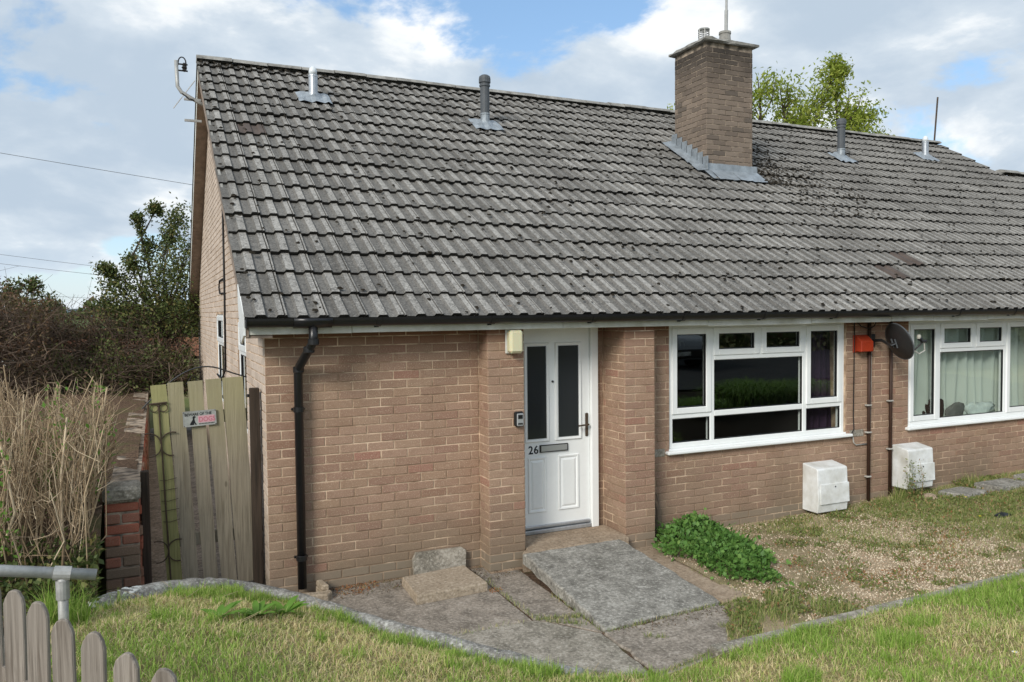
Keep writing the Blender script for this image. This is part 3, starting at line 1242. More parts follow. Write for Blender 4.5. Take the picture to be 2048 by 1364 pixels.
# --- bricks
roof_lim = lambda z: (0 if z < 2.15 else (z - EZ + .10) / TN + EY, HD if z < 2.15 else HD - ((z - EZ + .10) / TN + EY))
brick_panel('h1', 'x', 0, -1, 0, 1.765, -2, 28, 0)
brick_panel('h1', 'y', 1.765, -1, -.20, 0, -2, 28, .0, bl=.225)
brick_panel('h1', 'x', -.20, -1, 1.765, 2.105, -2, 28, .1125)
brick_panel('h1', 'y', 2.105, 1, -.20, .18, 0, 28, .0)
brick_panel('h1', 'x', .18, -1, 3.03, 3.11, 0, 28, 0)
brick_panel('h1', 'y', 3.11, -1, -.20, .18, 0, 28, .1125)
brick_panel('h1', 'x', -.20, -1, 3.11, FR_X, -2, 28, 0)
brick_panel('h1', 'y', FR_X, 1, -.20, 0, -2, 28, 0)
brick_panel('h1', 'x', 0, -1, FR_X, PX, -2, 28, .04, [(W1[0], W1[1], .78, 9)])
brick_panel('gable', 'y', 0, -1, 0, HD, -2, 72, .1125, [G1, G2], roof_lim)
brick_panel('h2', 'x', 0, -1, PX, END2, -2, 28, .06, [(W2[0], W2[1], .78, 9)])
emit_bricks('h1', wall1, 'brick_tan', 300)
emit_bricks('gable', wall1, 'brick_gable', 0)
emit_bricks('h2', wall2, 'brick_tan', 300)

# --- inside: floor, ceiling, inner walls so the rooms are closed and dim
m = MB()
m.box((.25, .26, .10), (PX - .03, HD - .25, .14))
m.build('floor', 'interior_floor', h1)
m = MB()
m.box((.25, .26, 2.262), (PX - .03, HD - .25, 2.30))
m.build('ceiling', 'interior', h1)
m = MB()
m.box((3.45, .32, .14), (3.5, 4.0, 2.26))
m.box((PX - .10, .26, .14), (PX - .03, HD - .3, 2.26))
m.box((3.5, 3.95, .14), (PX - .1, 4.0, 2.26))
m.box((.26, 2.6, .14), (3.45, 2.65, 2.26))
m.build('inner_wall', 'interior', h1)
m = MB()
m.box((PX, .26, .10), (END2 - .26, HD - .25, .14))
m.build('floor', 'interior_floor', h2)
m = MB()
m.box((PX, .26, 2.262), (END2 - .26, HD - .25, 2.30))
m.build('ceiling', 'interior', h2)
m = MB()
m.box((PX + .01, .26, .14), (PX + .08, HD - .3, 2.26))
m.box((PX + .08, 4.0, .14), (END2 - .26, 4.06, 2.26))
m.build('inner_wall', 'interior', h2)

# --- roof decks
def deck(xa, xb, rs, parent, back=True):
    m = MB()
    y1 = EY + rs * CS
    z1 = EZ + rs * SN
    t = .10
    if back:
        yb = 2 * y1 - EY
        m.prism([(-.235, EZ + .085 * TN - .045), (-.235, EZ + .085 * TN + .012), (y1, z1 - .004), (yb, EZ + .015), (yb, EZ - t), (y1, z1 - t - .02)], 'x', xa, xb)
    return fix_normals(m.build('roof', 'roof_deck', parent))


roof1 = deck(XV + .03, PX, RS, h1)
roof2 = deck(PX, END2, RS, h2)
LS = 4.90
roof3 = deck(END2 + .003, 24, LS, h3)

# --- tiles
PROF = [(0, .003), (.064, 0), (.080, .021), (.140, .021), (.156, 0), (.216, 0), (.230, .021), (.270, .021), (.273, .008), (.278, .008), (.281, .020), (.292, .020), (.299, .004)]
TL = .345 + .07


def tile_geo(length):
    n = len(PROF)
    vs = []
    for (yy, zz) in ((0, .060), (length, .060 - .035 * length / TL)):
        for (x, z) in PROF:
            vs.append((x, yy, zz + z))
    for (x, z) in PROF:
        vs.append((x, .004, .060 + z - .027))
    fs = []
    ms = []
    for i in range(n - 1):
        fs.append((i, i + 1, n + i + 1, n + i))
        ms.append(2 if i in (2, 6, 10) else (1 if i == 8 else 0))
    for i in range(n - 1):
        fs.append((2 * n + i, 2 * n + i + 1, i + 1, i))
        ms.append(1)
    # side walls and the far end of the underside
    vs += [(0, length, .002), (PROF[-1][0], length, .002)]
    fs.append((2 * n, 0, n, 3 * n))
    ms.append(0)
    fs.append((3 * n - 1, 3 * n + 1, 2 * n - 1, n - 1))
    ms.append(0)
    return vs, fs, ms


def tile_mesh(length, mats):
    vs, fs, ms = tile_geo(length)
    t = MB()
    t.v = vs
    t.f = fs
    t.m = ms
    return t.mesh('roof_tile', mats)


RX = Matrix.Rotation(PITCHR, 4, 'X')
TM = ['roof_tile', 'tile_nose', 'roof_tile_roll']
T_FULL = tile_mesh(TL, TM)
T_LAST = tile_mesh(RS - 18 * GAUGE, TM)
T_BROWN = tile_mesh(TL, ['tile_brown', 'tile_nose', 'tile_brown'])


def lay_tiles(parent, c0, c1, rmax, keep, brown=()):
    lst = []
    for c in range(c0, c1):
        for r in range(rmax):
            s = r * GAUGE
            p = Vector((XV + c * .30, EY + s * CS, EZ + s * SN))
            mid = p + Vector((.15, .17 * CS, .17 * SN))
            if 6.40 < mid.x < 7.17 and 2.85 < mid.y < 3.40:
                continue
            d = (mid - CAM)
            dep = d.dot(fwd)
            uu = d.dot(rgt) / dep * 1569.7
            cosv = abs((-d.normalized()).dot(Vector((0, -SN, CS))))
            sc_ = cosv / d.length_squared if abs(uu) < 1060 else 0
            lst.append((sc_, c, r, p))
    lst.sort(key=lambda t: -t[0])
    mb = MB()
    for i, (sc_, c, r, p) in enumerate(lst):
        last = r == 18
        jit = Vector((RNG.normal() * .0015, RNG.normal() * .006, RNG.normal() * .002))
        rz = RNG.normal() * .008
        mt = Matrix.Translation(p + jit) @ RX @ Matrix.Rotation(rz, 4, 'Z')
        me = T_LAST if last else (T_BROWN if (c, r) in brown else T_FULL)
        if (i < keep and sc_ > 0) or (c, r) in brown:
            o = bpy.data.objects.new('roof_tile', me)
            o.location = mt.translation
            o.rotation_euler = mt.to_euler()
            link(o, parent)
        else:
            vs, fs, ms = tile_geo(RS - 18 * GAUGE if last else TL)
            b = len(mb.v)
            mb.v += [tuple(mt @ Vector(v)) for v in vs]
            for f, k in zip(fs, ms):
                mb.face([q + b for q in f], k)
    o = mb.build('tile_courses', TM, parent)
    o['kind'] = 'stuff'


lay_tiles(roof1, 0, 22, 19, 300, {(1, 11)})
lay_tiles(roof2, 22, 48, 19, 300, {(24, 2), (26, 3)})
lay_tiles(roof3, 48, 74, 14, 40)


# --- ridge tiles
def ridge_mesh():
    mb = MB()
    L = .44
    n = 8
    R0 = .122
    for x in (0, L):
        for k in range(n + 1):
            t = math.pi * (0.06 + .88 * k / n)
            rr = R0 * (1 + RNG.normal() * .012)
            mb.v.append((x, -rr * math.cos(t) * 1.15, rr * math.sin(t) * .72))
    for k in range(n):
        mb.face((k, n + 1 + k, n + 2 + k, k + 1))
    mb.face(tuple(range(n + 1)))
    mb.face(tuple(range(2 * n + 1, n, -1)))
    return mb.mesh('ridge_tile', 'ridge')


RM = ridge_mesh()
RZ = EZ + RS * SN + .035


def ridge_line(parent, xa, xb, y, z):
    x = xa
    while x < xb - .2:
        o = bpy.data.objects.new('ridge_tile', RM)
        o.location = (x, y, z + RNG.normal() * .004)
        o.rotation_euler = (RNG.normal() * .03, RNG.normal() * .006, 0)
        o.scale = (min(1, (xb - x) / .44), 1, 1)
        link(o, parent)
        x += .452


ridge_line(roof1, XV, PX, RIDGE_Y, RZ)
ridge_line(roof2, PX + .01, END2, RIDGE_Y, RZ)
ridge_line(roof3, END2 + .02, 20, EY + LS * CS, EZ + LS * SN + .035)

# --- verge on the gable: undercloak strip, soffit and barge board of the rear slope
m = MB()
yr, zr = RIDGE_Y, EZ + RS * SN
m.prism([(EY + .02, EZ - .005), (EY + .02, EZ + .055), (yr, zr + .05), (yr, zr - .015)], 'x', XV + .008, XV + .03)
fix_normals(m.build('verge_mortar', 'ridge', roof1))
m = MB()
def yz(y):
    return EZ + (min(y, 2 * RIDGE_Y - y) - EY) * TN
m.prism([(EY + .05, yz(EY + .05) - .12), (EY + .05, yz(EY + .05) - .012), (yr, zr - .02), (yr, zr - .16)], 'x', XV + .012, XV + .034)
fix_normals(m.build('barge_board', 'soffit_tan', roof1))
yb = 2 * RIDGE_Y - EY
m = MB()
m.prism([(yr, zr - .17), (yr, zr - .02), (yb, EZ - .02), (yb, EZ - .17)], 'x', XV + .012, XV + .034)
fix_normals(m.build('barge_board', 'fascia_white', roof1))
m = MB()
m.prism([(yr, zr - .185), (yr, zr - .172), (yb, EZ - .172), (yb, EZ - .185)], 'x', XV + .012, .03)
fix_normals(m.build('verge_soffit', 'soffit_tan', roof1))
m = MB()
m.prism([(EY + .06, yz(EY + .06) - .135), (EY + .06, yz(EY + .06) - .122), (yr, zr - .162), (yr, zr - .175)], 'x', XV + .012, .03)
fix_normals(m.build('verge_soffit', 'soffit_tan', roof1))
m = MB()
m.prism([(yr - .02, zr + .02), (yb, EZ + .03), (yb, EZ + .055), (yr, zr + .06)], 'x', XV, PX)
m.build('rear_slope', 'roof_tile', roof1)
m = MB()
m.prism([(yr - .02, zr + .02), (yb, EZ + .03), (yb, EZ + .055), (yr, zr + .06)], 'x', PX + .005, END2)
m.build('rear_slope', 'roof_tile', roof2)
# white boxed end of the eave at the corner
m = MB()
m.prism([(-.245, 2.062), (-.245, 2.150), (.02, 2.30), (.02, 2.062)], 'x', XV + .036, -.012)
m.prism([(-.275, 2.045), (-.275, 2.20), (.10, 2.43), (.10, 2.28), (-.02, 2.06), (-.06, 1.98)], 'x', XV - .004, XV + .011)
fix_normals(m.build('eave_box', 'upvc', h1))


# --- eaves: fascia, soffit, gutter
def eaves(parent, xa, xb, joints):
    prev = xa
    for j in list(joints) + [xb]:
        m = MB()
        dz = RNG.normal() * .003
        m.box((prev + .002, -.262, 2.050 + dz), (j - .002, -.242, 2.20), bev=.003)
        m.build('fascia_board', 'fascia_white', parent)
        prev = j
    m = MB()
    m.box((xa, -.24, 2.085), (xb, .30, 2.097))
    m.build('soffit', 'fascia_white', parent)
    m = MB()
    r = .052
    cy, cz = -.325, 2.168
    prof = []
    n = 10
    for k in range(n + 1):
        t = math.pi + math.pi * k / n
        prof.append((cy + r * math.cos(t), cz + r * 1.25 * math.sin(t)))
    for k in range(n, -1, -1):
        t = math.pi + math.pi * k / n
        prof.append((cy + (r - .004) * math.cos(t), cz + (r * 1.25 - .004) * math.sin(t)))
    m.prism(prof, 'x', xa, xb)
    g = fix_normals(m.build('gutter', 'black_plastic', parent))
    x = xa + .95
    while x < xb:
        m = MB()
        prof2 = []
        for k in range(n + 1):
            t = math.pi + math.pi * k / n
            prof2.append((cy + (r + .006) * math.cos(t), cz + (r * 1.25 + .006) * math.sin(t)))
        for k in range(n, -1, -1):
            t = math.pi + math.pi * k / n
            prof2.append((cy + (r + .001) * math.cos(t), cz + (r * 1.25 + .001) * math.sin(t)))
        m.prism(prof2, 'x', x, x + .035)
        m.box((x, -.272, 2.09), (x + .035, -.262, 2.16))
        fix_normals(m.build('gutter_bracket', 'black_plastic', g))
        x += .95
    return g


g1 = eaves(h1, XV + .01, PX, [.62, 2.45, 4.0, 5.3])
g2 = eaves(h2, PX + .004, END2, [7.1, 8.0, 10])
m = MB()
m.box((XV + .004, -.382, 2.10), (XV + .012, -.27, 2.172), bev=.002)
m.build('gutter_end', 'black_plastic', g1)
# downpipe with swan neck
m = MB()
oc = []
for k in range(11):
    a_ = math.pi + math.pi * k / 10
    oc.append((-.325 + .060 * math.cos(a_), 2.166 + .073 * math.sin(a_)))
m.prism(oc, 'x', .17, .45)
m.tube([(.315, -.325, 2.11), (.315, -.325, 1.99), (.29, -.27, 1.93), (.25, -.09, 1.80), (.24, -.06, 1.74), (.24, -.056, .06)], .034, 14)
dp = m.build('downpipe', 'black_plastic', h1, smooth=True)
for z in (1.93, 1.77, 1.46, .30, 1.99):
    m = MB()
    if z > 1.75:
        q = {1.93: (.29, -.27), 1.77: (.243, -.065), 1.99: (.315, -.325)}[z]
        m.lathe([(.036, -.025), (.042, -.02), (.042, .02), (.036, .025)], (q[0], q[1], z), 14)
    else:
        m.lathe([(.037, -.022), (.042, -.018), (.042, .018), (.037, .022)], (.24, -.056, z), 14)
        m.box((.188, -.024, z - .010), (.292, -.005, z + .010), bev=.004)
        m.tube([(.193, -.032, z), (.193, -.02, z)], .007, 6)
        m.tube([(.287, -.032, z), (.287, -.02, z)], .007, 6)
    m.build('pipe_collar', 'black_plastic', dp)

# ------------------------------------------------------------------ windows
YF = .022


def window(parent, x0, x1, z0, z1, muls, lows, name='window', plane='x', yb=YF, glass='glass', label=None):
    """outer frame + list of bars; lows: list of sashes (xa,xb,za,zb,opening)"""
    wnd = bpy.data.objects.new(name, None)
    wnd.location = ((x0 + x1) / 2, yb, z0) if plane == 'x' else (yb, (x0 + x1) / 2, z0)
    wnd.empty_display_size = .05
    link(wnd, parent)
    if label:
        wnd['label'] = label

    def bx(m, a, b, c, d, ya, yb_, bev=.005):
        if plane == 'x':
            m.box((a, ya, c), (b, yb_, d), bev=bev)
        else:
            m.box((ya, a, c), (yb_, b, d), bev=bev)
    f = .052
    m = MB()
    bx(m, x0, x0 + f, z0, z1, yb, yb + .07)
    bx(m, x1 - f, x1, z0, z1, yb, yb + .07)
    bx(m, x0 + f - .002, x1 - f + .002, z0, z0 + f, yb + .001, yb + .069)
    bx(m, x0 + f - .002, x1 - f + .002, z1 - f, z1, yb + .001, yb + .069)
    for (a, b, c, d) in muls:
        bx(m, a, b, c, d, yb + .002, yb + .068)
    m.build('frame', 'upvc', wnd)
    for (a, b, c, d, op, gl) in lows:
        if op:
            m = MB()
            s = .05
            y2 = yb - .012
            e = .010
            bx(m, a - e, a + s, c - e, d + e, y2, yb + .05)
            bx(m, b - s, b + e, c - e, d + e, y2, yb + .05)
            bx(m, a + s - .002, b - s + .002, c - e, c + s, y2 + .001, yb + .049)
            bx(m, a + s - .002, b - s + .002, d - s, d + e, y2 + .001, yb + .049)
            m.build('sash', 'upvc', wnd)
            ga, gb, gc, gd = a + s, b - s, c + s, d - s
        else:
            ga, gb, gc, gd = a, b, c, d
        # black gasket then pane
        m = MB()
        t = .008
        for (p, q, r_, u_) in ((ga, ga + t, gc, gd), (gb - t, gb, gc, gd), (ga + t, gb - t, gc, gc + t), (ga + t, gb - t, gd - t, gd)):
            bx(m, p, q, r_, u_, yb + .010 if not op else yb + .002, yb + .03, 0)
        m.build('gasket', 'black_plastic', wnd)
        m = MB()
        bx(m, ga + .002, gb - .002, gc + .002, gd - .002, yb + .022, yb + .027, 0)
        m.build('pane', gl or glass, wnd)
    return wnd


f = .052
x0, x1, z0, z1 = 3.745, 6.055, .85, 2.062
ma, mbx, mc = 4.275, 4.885, 5.49
tw = .028
zt, zl = 1.725, 1.165
win1 = window(h1, x0, x1, z0, z1,
              [(ma - tw, ma + tw, z0 + f, z1 - f), (mc - tw, mc + tw, z0 + f, z1 - f), (x0 + f, ma - tw, zl - tw, zl + tw), (ma + tw, mc - tw, zl - tw, zl + tw),
               (mc + tw, x1 - f, zl - tw, zl + tw), (ma + tw, mc - tw, zt - tw, zt + tw), (mbx - tw, mbx + tw, zt + tw, z1 - f)],
              [(x0 + f, ma - tw, zl + tw, z1 - f, True, None), (mc + tw, x1 - f, zl + tw, z1 - f, True, None),
               (ma + tw, mbx - tw, zt + tw, z1 - f, True, None), (mbx + tw, mc - tw, zt + tw, z1 - f, True, None),
               (ma + tw, mc - tw, zl + tw, zt - tw, False, None),
               (x0 + f, ma - tw, z0 + f, zl - tw, False, None), (ma + tw, mc - tw, z0 + f, zl - tw, False, None), (mc + tw, x1 - f, z0 + f, zl - tw, False, None)])
m = MB()
m.box((x0 - .05, -.055, .803), (x1 + .06, .10, .835), bev=.008)
m.box((x0 - .012, .0, .834), (x1 + .012, .10, .851), bev=.003)
m.build('sill', 'upvc', win1)
x0, x1, z0, z1 = 7.03, 9.34, .85, 2.05
ma, mbx, mc = 7.56, 8.185, 8.75
zt = 1.70
win2 = window(h2, x0, x1, z0, z1,
              [(ma - tw, ma + tw, z0 + f, z1 - f), (mc - tw, mc + tw, z0 + f, z1 - f), (ma + tw, mc - tw, zt - tw, zt + tw), (mbx - tw, mbx + tw, zt + tw, z1 - f)],
              [(x0 + f, ma - tw, z0 + f, z1 - f, True, None), (mc + tw, x1 - f, z0 + f, z1 - f, True, None),
               (ma + tw, mbx - tw, zt + tw, z1 - f, True, None), (mbx + tw, mc - tw, zt + tw, z1 - f, True, None),
               (ma + tw, mc - tw, z0 + f, zt - tw, False, None)])
m = MB()
m.box((x0 - .05, -.05, .806), (x1 + .05, .10, .838), bev=.008)
m.box((x0 - .012, .0, .837), (x1 + .012, .10, .851), bev=.003)
m.build('sill', 'upvc', win2)
for G in (G1, G2):
    a, b, c, d = G
    md = (a + b) / 2
    window(h1, a + .005, b - .005, c, d, [(a + f, b - f, 1.80, 1.85)], [(a + f + .005, b - f - .005, 1.85, d - f, True, 'glass_dark'), (a + f + .005, b - f - .005, c + f, 1.80, False, 'glass_dark')],
           'window', 'y', .014)
# concrete pads beside the sills
for (a, b, hs) in ((3.46, 3.69, h1), (6.12, 6.33, h1)):
    m = MB()
    m.box((a, -.004, .79), (b, .02, .862), bev=.004)
    m.build('sill_pad', 'conc_old', hs)

# ------------------------------------------------------------------ front door
door = bpy.data.objects.new('front_door', None)
door.location = (2.57, .18, .16)
link(door, h1)
m = MB()
m.box((2.112, .135, .155), (2.182, .215, 2.12), bev=.006)
m.box((2.958, .135, .155), (3.034, .215, 2.12), bev=.006)
m.box((2.18, .136, 2.10), (2.96, .214, 2.125), bev=.004)
m.build('frame', 'upvc', door)
m = MB()
m.box((2.186, .172, .20), (2.954, .216, 2.10))
leaf = m.build('leaf', 'upvc', door)


def raised(x0, x1, z0, z1, y, w, h, nm, mt, parent):
    """moulded rectangular bead: w wide, h proud of y"""
    m = MB()
    prof = [(0, 0), (w * .25, h), (w * .7, h * .8), (w, 0)]
    rings = []
    for (i, hh) in prof:
        rings.append([(x0 + i, y - hh, z0 + i), (x1 - i, y - hh, z0 + i), (x1 - i, y - hh, z1 - i), (x0 + i, y - hh, z1 - i)])
    m.v = [p for r_ in rings for p in r_]
    for k in range(len(prof) - 1):
        for j in range(4):
            m.face((k * 4 + j, k * 4 + (j + 1) % 4, (k + 1) * 4 + (j + 1) % 4, (k + 1) * 4 + j))
    return m.build(nm, mt, parent)


for (a, b) in ((2.305, 2.495), (2.622, 2.832)):
    raised(a - .035, b + .035, 1.00, 1.915, .172, .04, .016, 'glazing_bead', 'upvc', leaf)
    m = MB()
    m.box((a, .164, 1.035), (b, .1725, 1.88))
    m.build('pane', 'glass_obscure', leaf)
    m = MB()
    for (p, q, r_, s_) in ((a - .004, a, 1.031, 1.884), (b, b + .004, 1.031, 1.884), (a, b, 1.031, 1.035), (a, b, 1.88, 1.884)):
        m.box((p, .161, r_), (q, .1722, s_))
    m.build('gasket', 'silver', leaf)
for (a, b) in ((2.305, 2.495), (2.615, 2.835)):
    raised(a, b, .35, .865, .172, .03, .012, 'moulding', 'upvc', leaf)
    m = MB()
    c_ = .05
    m.add([(a + .028, .172, .378), (b - .028, .172, .378), (b - .028, .172, .837), (a + .028, .172, .837),
           (a + c_, .162, .40), (b - c_, .162, .40), (b - c_, .162, .815), (a + c_, .162, .815)],
          [(4, 5, 6, 7), (0, 1, 5, 4), (1, 2, 6, 5), (2, 3, 7, 6), (3, 0, 4, 7)])
    m.build('panel', 'upvc', leaf)
m = MB()
m.box((2.430, .160, .908), (2.712, .1722, .968), bev=.004)
lb = m.build('letter_plate', 'silver', leaf)
m = MB()
m.box((2.426, .157, .904), (2.716, .171, .910))
m.box((2.426, .157, .966), (2.716, .171, .972))
m.box((2.426, .157, .910), (2.438, .171, .966))
m.box((2.710, .157, .910), (2.716, .171, .966))
m.build('letter_plate_rim', 'dark_metal', lb)
m = MB()
m.tube([(2.565, .175, 1.552), (2.565, .160, 1.552)], .010, 10)
m.build('spy_hole', 'dark_metal', leaf)
m = MB()
m.box((2.905, .158, 1.02), (2.937, .1722, 1.24), bev=.006)
hp = m.build('handle_plate', 'rust_metal', leaf)
m = MB()
m.tube([(2.921, .16, 1.135), (2.921, .125, 1.135), (2.90, .118, 1.135), (2.81, .118, 1.130)], .008, 8)
m.build('handle', 'rust_metal', hp)
m = MB()
m.tube([(2.921, .16, 1.06), (2.921, .150, 1.06)], .009, 8)
m.build('lock', 'rust_metal', hp)
m = MB()
m.box((2.18, .142, .160), (2.96, .20, .196), bev=.006)
m.build('threshold', 'alu', door)
m = MB()
m.box((2.19, .150, .205), (2.95, .1722, .235), bev=.008)
m.build('weather_bar', 'alu', leaf)
# number 26
for ch, px_ in (('2', 2.312), ('6', 2.366)):
    vs, fs = text_mesh(ch, .105, .0015)
    m = MB()
    m.add([(v[0] * .95 + px_, .1690, v[1] + .897) for v in vs], fs)
    m.add([(v[0] * .95 + px_, .1720, v[1] + .897) for v in vs], [tuple(reversed(q)) for q in fs])
    m.build('number', 'black_print', leaf)

# ------------------------------------------------------------------ chimney
ch = bpy.data.objects.new('chimney', None)
ch.location = (6.78, 3.1, 4.2)
link(ch, h1)
CX0, CX1, CY0, CY1, CZ1 = 6.37, 7.20, 2.76, 3.50, 5.955
m = MB()
m.box((CX0 + .006, CY0 + .006, 3.9), (CX1 - .006, CY1 - .006, CZ1))
stack = m.build('stack', 'mortar_dark', ch)
n_lo, n_hi = int((4.0 - DPC) / CH), int((CZ1 - DPC) / CH)
brick_panel('chim', 'x', CY0, -1, CX0, CX1, n_lo, n_hi, 0)
brick_panel('chim', 'y', CX0, -1, CY0, CY1, n_lo, n_hi, .1125)
brick_panel('chim', 'y', CX1, 1, CY0, CY1, n_lo, n_hi, .1125)
emit_bricks('chim', stack, 'brick_stack', 0)
m = MB()
nn = 9
capv = []
for z, e in ((CZ1, .045), (CZ1 + .01, .062), (CZ1 + .045, .06), (CZ1 + .075, -.12)):
    for (xa, ya, xb, yb_) in ((CX0 - e, CY0 - e, CX1 + e, CY0 - e), (CX1 + e, CY0 - e, CX1 + e, CY1 + e), (CX1 + e, CY1 + e, CX0 - e, CY1 + e), (CX0 - e, CY1 + e, CX0 - e, CY0 - e)):
        for k in range(nn):
            t = k / nn
            capv.append((xa + (xb - xa) * t + RNG.normal() * .005, ya + (yb_ - ya) * t + RNG.normal() * .005, z + RNG.normal() * .004))
m.v = capv
R_ = nn * 4
for k in range(3):
    for i in range(R_):
        m.face((k * R_ + i, k * R_ + (i + 1) % R_, (k + 1) * R_ + (i + 1) % R_, (k + 1) * R_ + i))
m.face([3 * R_ + i for i in range(R_)])
m.face([i for i in range(R_)][::-1])
m.build('chimney_cap', 'ridge', ch)
m = MB()
for k in range(6):
    z = CZ1 + .10 + k * .032
    m.tube([(6.55 + .08 * math.cos(t), 3.04 + .08 * math.sin(t), z) for t in np.linspace(0, 2 * math.pi, 13)], .005, 5)
for t in np.linspace(0, 2 * math.pi, 7)[:-1]:
    m.tube([(6.55 + .08 * math.cos(t), 3.04 + .08 * math.sin(t), CZ1 + .04), (6.55 + .08 * math.cos(t), 3.04 + .08 * math.sin(t), CZ1 + .28)], .005, 5)
m.lathe([(.001, .27), (.085, .27), (.075, .285), (.001, .295)], (6.55, 3.04, CZ1), 12)
m.build('flue_cowl', 'galv', ch)
m = MB()
m.lathe([(.085, 0.03), (.09, .06), (.08, .24), (.09, .25), (.088, .28), (.06, .285)], (6.91, 3.02, CZ1), 14)
m.build('chimney_pot', 'ridge', ch)
# lead flashings round the stack
m = MB()
fy0 = CY0 - .03
for k in range(8):
    xa = CX0 - .07 + k * .122
    zb = EZ + (fy0 - .22 - EY) * TN + .105
    za = EZ + (CY0 - EY) * TN + .115
    m.add([(xa, fy0 - .20 + RNG.normal() * .008, zb + RNG.normal() * .006), (xa + .122, fy0 - .20 + RNG.normal() * .008, zb + RNG.normal() * .006),
           (xa + .122, CY0 - .012, za), (xa, CY0 - .012, za)], [(0, 1, 2, 3)])
    m.add([(xa, CY0 - .012, za - .03), (xa + .122, CY0 - .012, za - .03), (xa + .122, CY0 - .009, za + .09 + RNG.normal() * .004), (xa, CY0 - .009, za + .09)], [(0, 1, 2, 3)])
m.build('lead_apron', 'lead', ch)
m = MB()
for k in range(7):
    ya = CY0 - .05 + k * .12
    z_ = EZ + (ya - EY) * TN + .10
    z2 = EZ + (ya + .16 - EY) * TN + .10
    m.box((CX0 - .012, ya, z_), (CX0 - .006, ya + .13, z2 + .13))
    m.add([(CX0 - .16 + RNG.normal() * .012, ya, z_ + .012), (CX0 - .008, ya, z_ + .035), (CX0 - .008, ya + .15, z2 + .05), (CX0 - .16 + RNG.normal() * .012, ya + .15, z2 + .012)], [(0, 1, 2, 3)])
m.build('lead_soaker', 'lead', ch)


def on_roof(x, y, up=0):
    return Vector((x, y, EZ + (y - EY) * TN + .08 + up))


def lead_slate(parent, x, y, w=.42):
    m = MB()
    n = 8
    for i in range(n + 1):
        for j in range(5):
            xx = x - w / 2 + w * i / n + RNG.normal() * .004
            yy = y - .20 + .30 * j / 4
            wav = .012 * math.cos((xx - XV) / .15 * 2 * math.pi)
            m.v.append(tuple(on_roof(xx, yy, .015 + wav + RNG.normal() * .004 + .06 * math.exp(-((xx - x) ** 2 + (yy - y) ** 2) / .012))))
    for i in range(n):
        for j in range(4):
            a = i * 5 + j
            m.face((a, a + 5, a + 6, a + 1))
    return m.build('lead_slate', 'lead', parent)


for (x, y, hs) in ((1.17, 4.10, roof1), (12.72, 4.25, roof2)):
    b = on_roof(x, y)
    m = MB()
    m.lathe([(.068, -.05), (.068, .05), (.058, .055), (.058, .25), (.062, .255), (.062, .275), (.055, .28)], tuple(b), 14)
    vp = m.build('vent_pipe', 'alu', hs, smooth=False)
    m = MB()
    m.lathe([(.052, .28), (.052, .33), (.042, .365), (.02, .385), (.004, .39)], tuple(b), 14)
    m.build('vent_dome', 'clear_plastic', vp, smooth=True)
    lead_slate(vp, x, y)
for (x, y, hs) in ((3.41, 3.74, roof1), (10.05, 3.79, roof2)):
    b = on_roof(x, y)
    m = MB()
    m.lathe([(.062, -.05), (.062, .12), (.068, .125), (.068, .14), (.063, .145)], tuple(b), 14)
    fp = m.build('flue_pipe', 'lead', hs)
    m = MB()
    m.lathe([(.063, .12), (.063, .50), (.074, .505), (.074, .53), (.066, .535), (.066, .55), (.080, .555), (.080, .61), (.074, .64), (.045, .66), (.01, .665)], tuple(b), 16)
    m.build('flue_terminal', 'grey_pipe', fp)
    lead_slate(fp, x, y)
m = MB()
m.tube([(6.93, 3.02, CZ1 + .03), (6.95, 3.02, 7.6)], .018, 8)
m.tube([(6.93, 3.02, CZ1 + .05), (6.936, 3.02, CZ1 + .6)], .026, 8)
m.build('aerial_mast', 'galv', label='thin grey aerial mast rising from the brick chimney', cat='mast')
m = MB()
m.tube([(14.15, 5.16, 5.55), (14.25, 5.16, 6.58)], .017, 8)
m.build('roof_pole', 'rust_metal', label='thin rusty pole standing at the right end of the roof ridge', cat='pole')

# ------------------------------------------------------------------ pipes and cables on the wall (parts of the houses)
def pipe(parent, nm, pts, r, mt, n=8):
    m = MB()
    m.tube(pts, r, n)
    return m.build(nm, mt, parent, smooth=True)


p1 = pipe(h1, 'conduit', [(6.38, -.026, 2.085), (6.38, -.026, -.02)], .019, 'brown_pipe')
p2 = pipe(h2, 'conduit', [(6.715, -.026, 2.085), (6.715, -.026, .10)], .019, 'brown_pipe')
for (p_, x_, zs) in ((p1, 6.38, (1.13, .83, .34)), (p2, 6.715, (1.16, .62))):
    for z_ in zs:
        m = MB()
        m.box((x_ - .045, -.05, z_ - .008), (x_ + .022, -.004, z_ + .008), bev=.003)
        m.build('pipe_clip', 'cable_white', p_)
pipe(h1, 'cable', [(6.425, -.010, 1.72), (6.425, -.010, 1.3), (6.418, -.010, .78), (6.42, -.010, .66)], .006, 'cable_white', 5)
pipe(h1, 'cable', [(6.36, -.012, .70), (6.20, -.012, .70), (6.165, -.012, .73), (6.155, -.012, .79)], .008, 'cable_white', 5)
pipe(h1, 'cable', [(6.17, -.012, 2.09), (6.165, -.012, 1.5), (6.16, -.012, 1.0), (6.15, -.03, .88), (6.10, -.05, .845)], .006, 'cable_black', 5)
pipe(h1, 'cable', [(6.17, -.012, 2.07), (6.25, -.03, 2.00), (6.36, -.045, 1.97), (6.45, -.03, 2.00), (6.50, -.03, 2.09)], .006, 'cable_black', 5)
pipe(h1, 'cable', [(-.012, 3.45, 3.45), (-.012, 3.47, 2.4), (-.012, 3.60, 1.55), (-.03, 3.95, 1.40), (-.05, 4.4, 1.44)], .012, 'cable_black', 6)
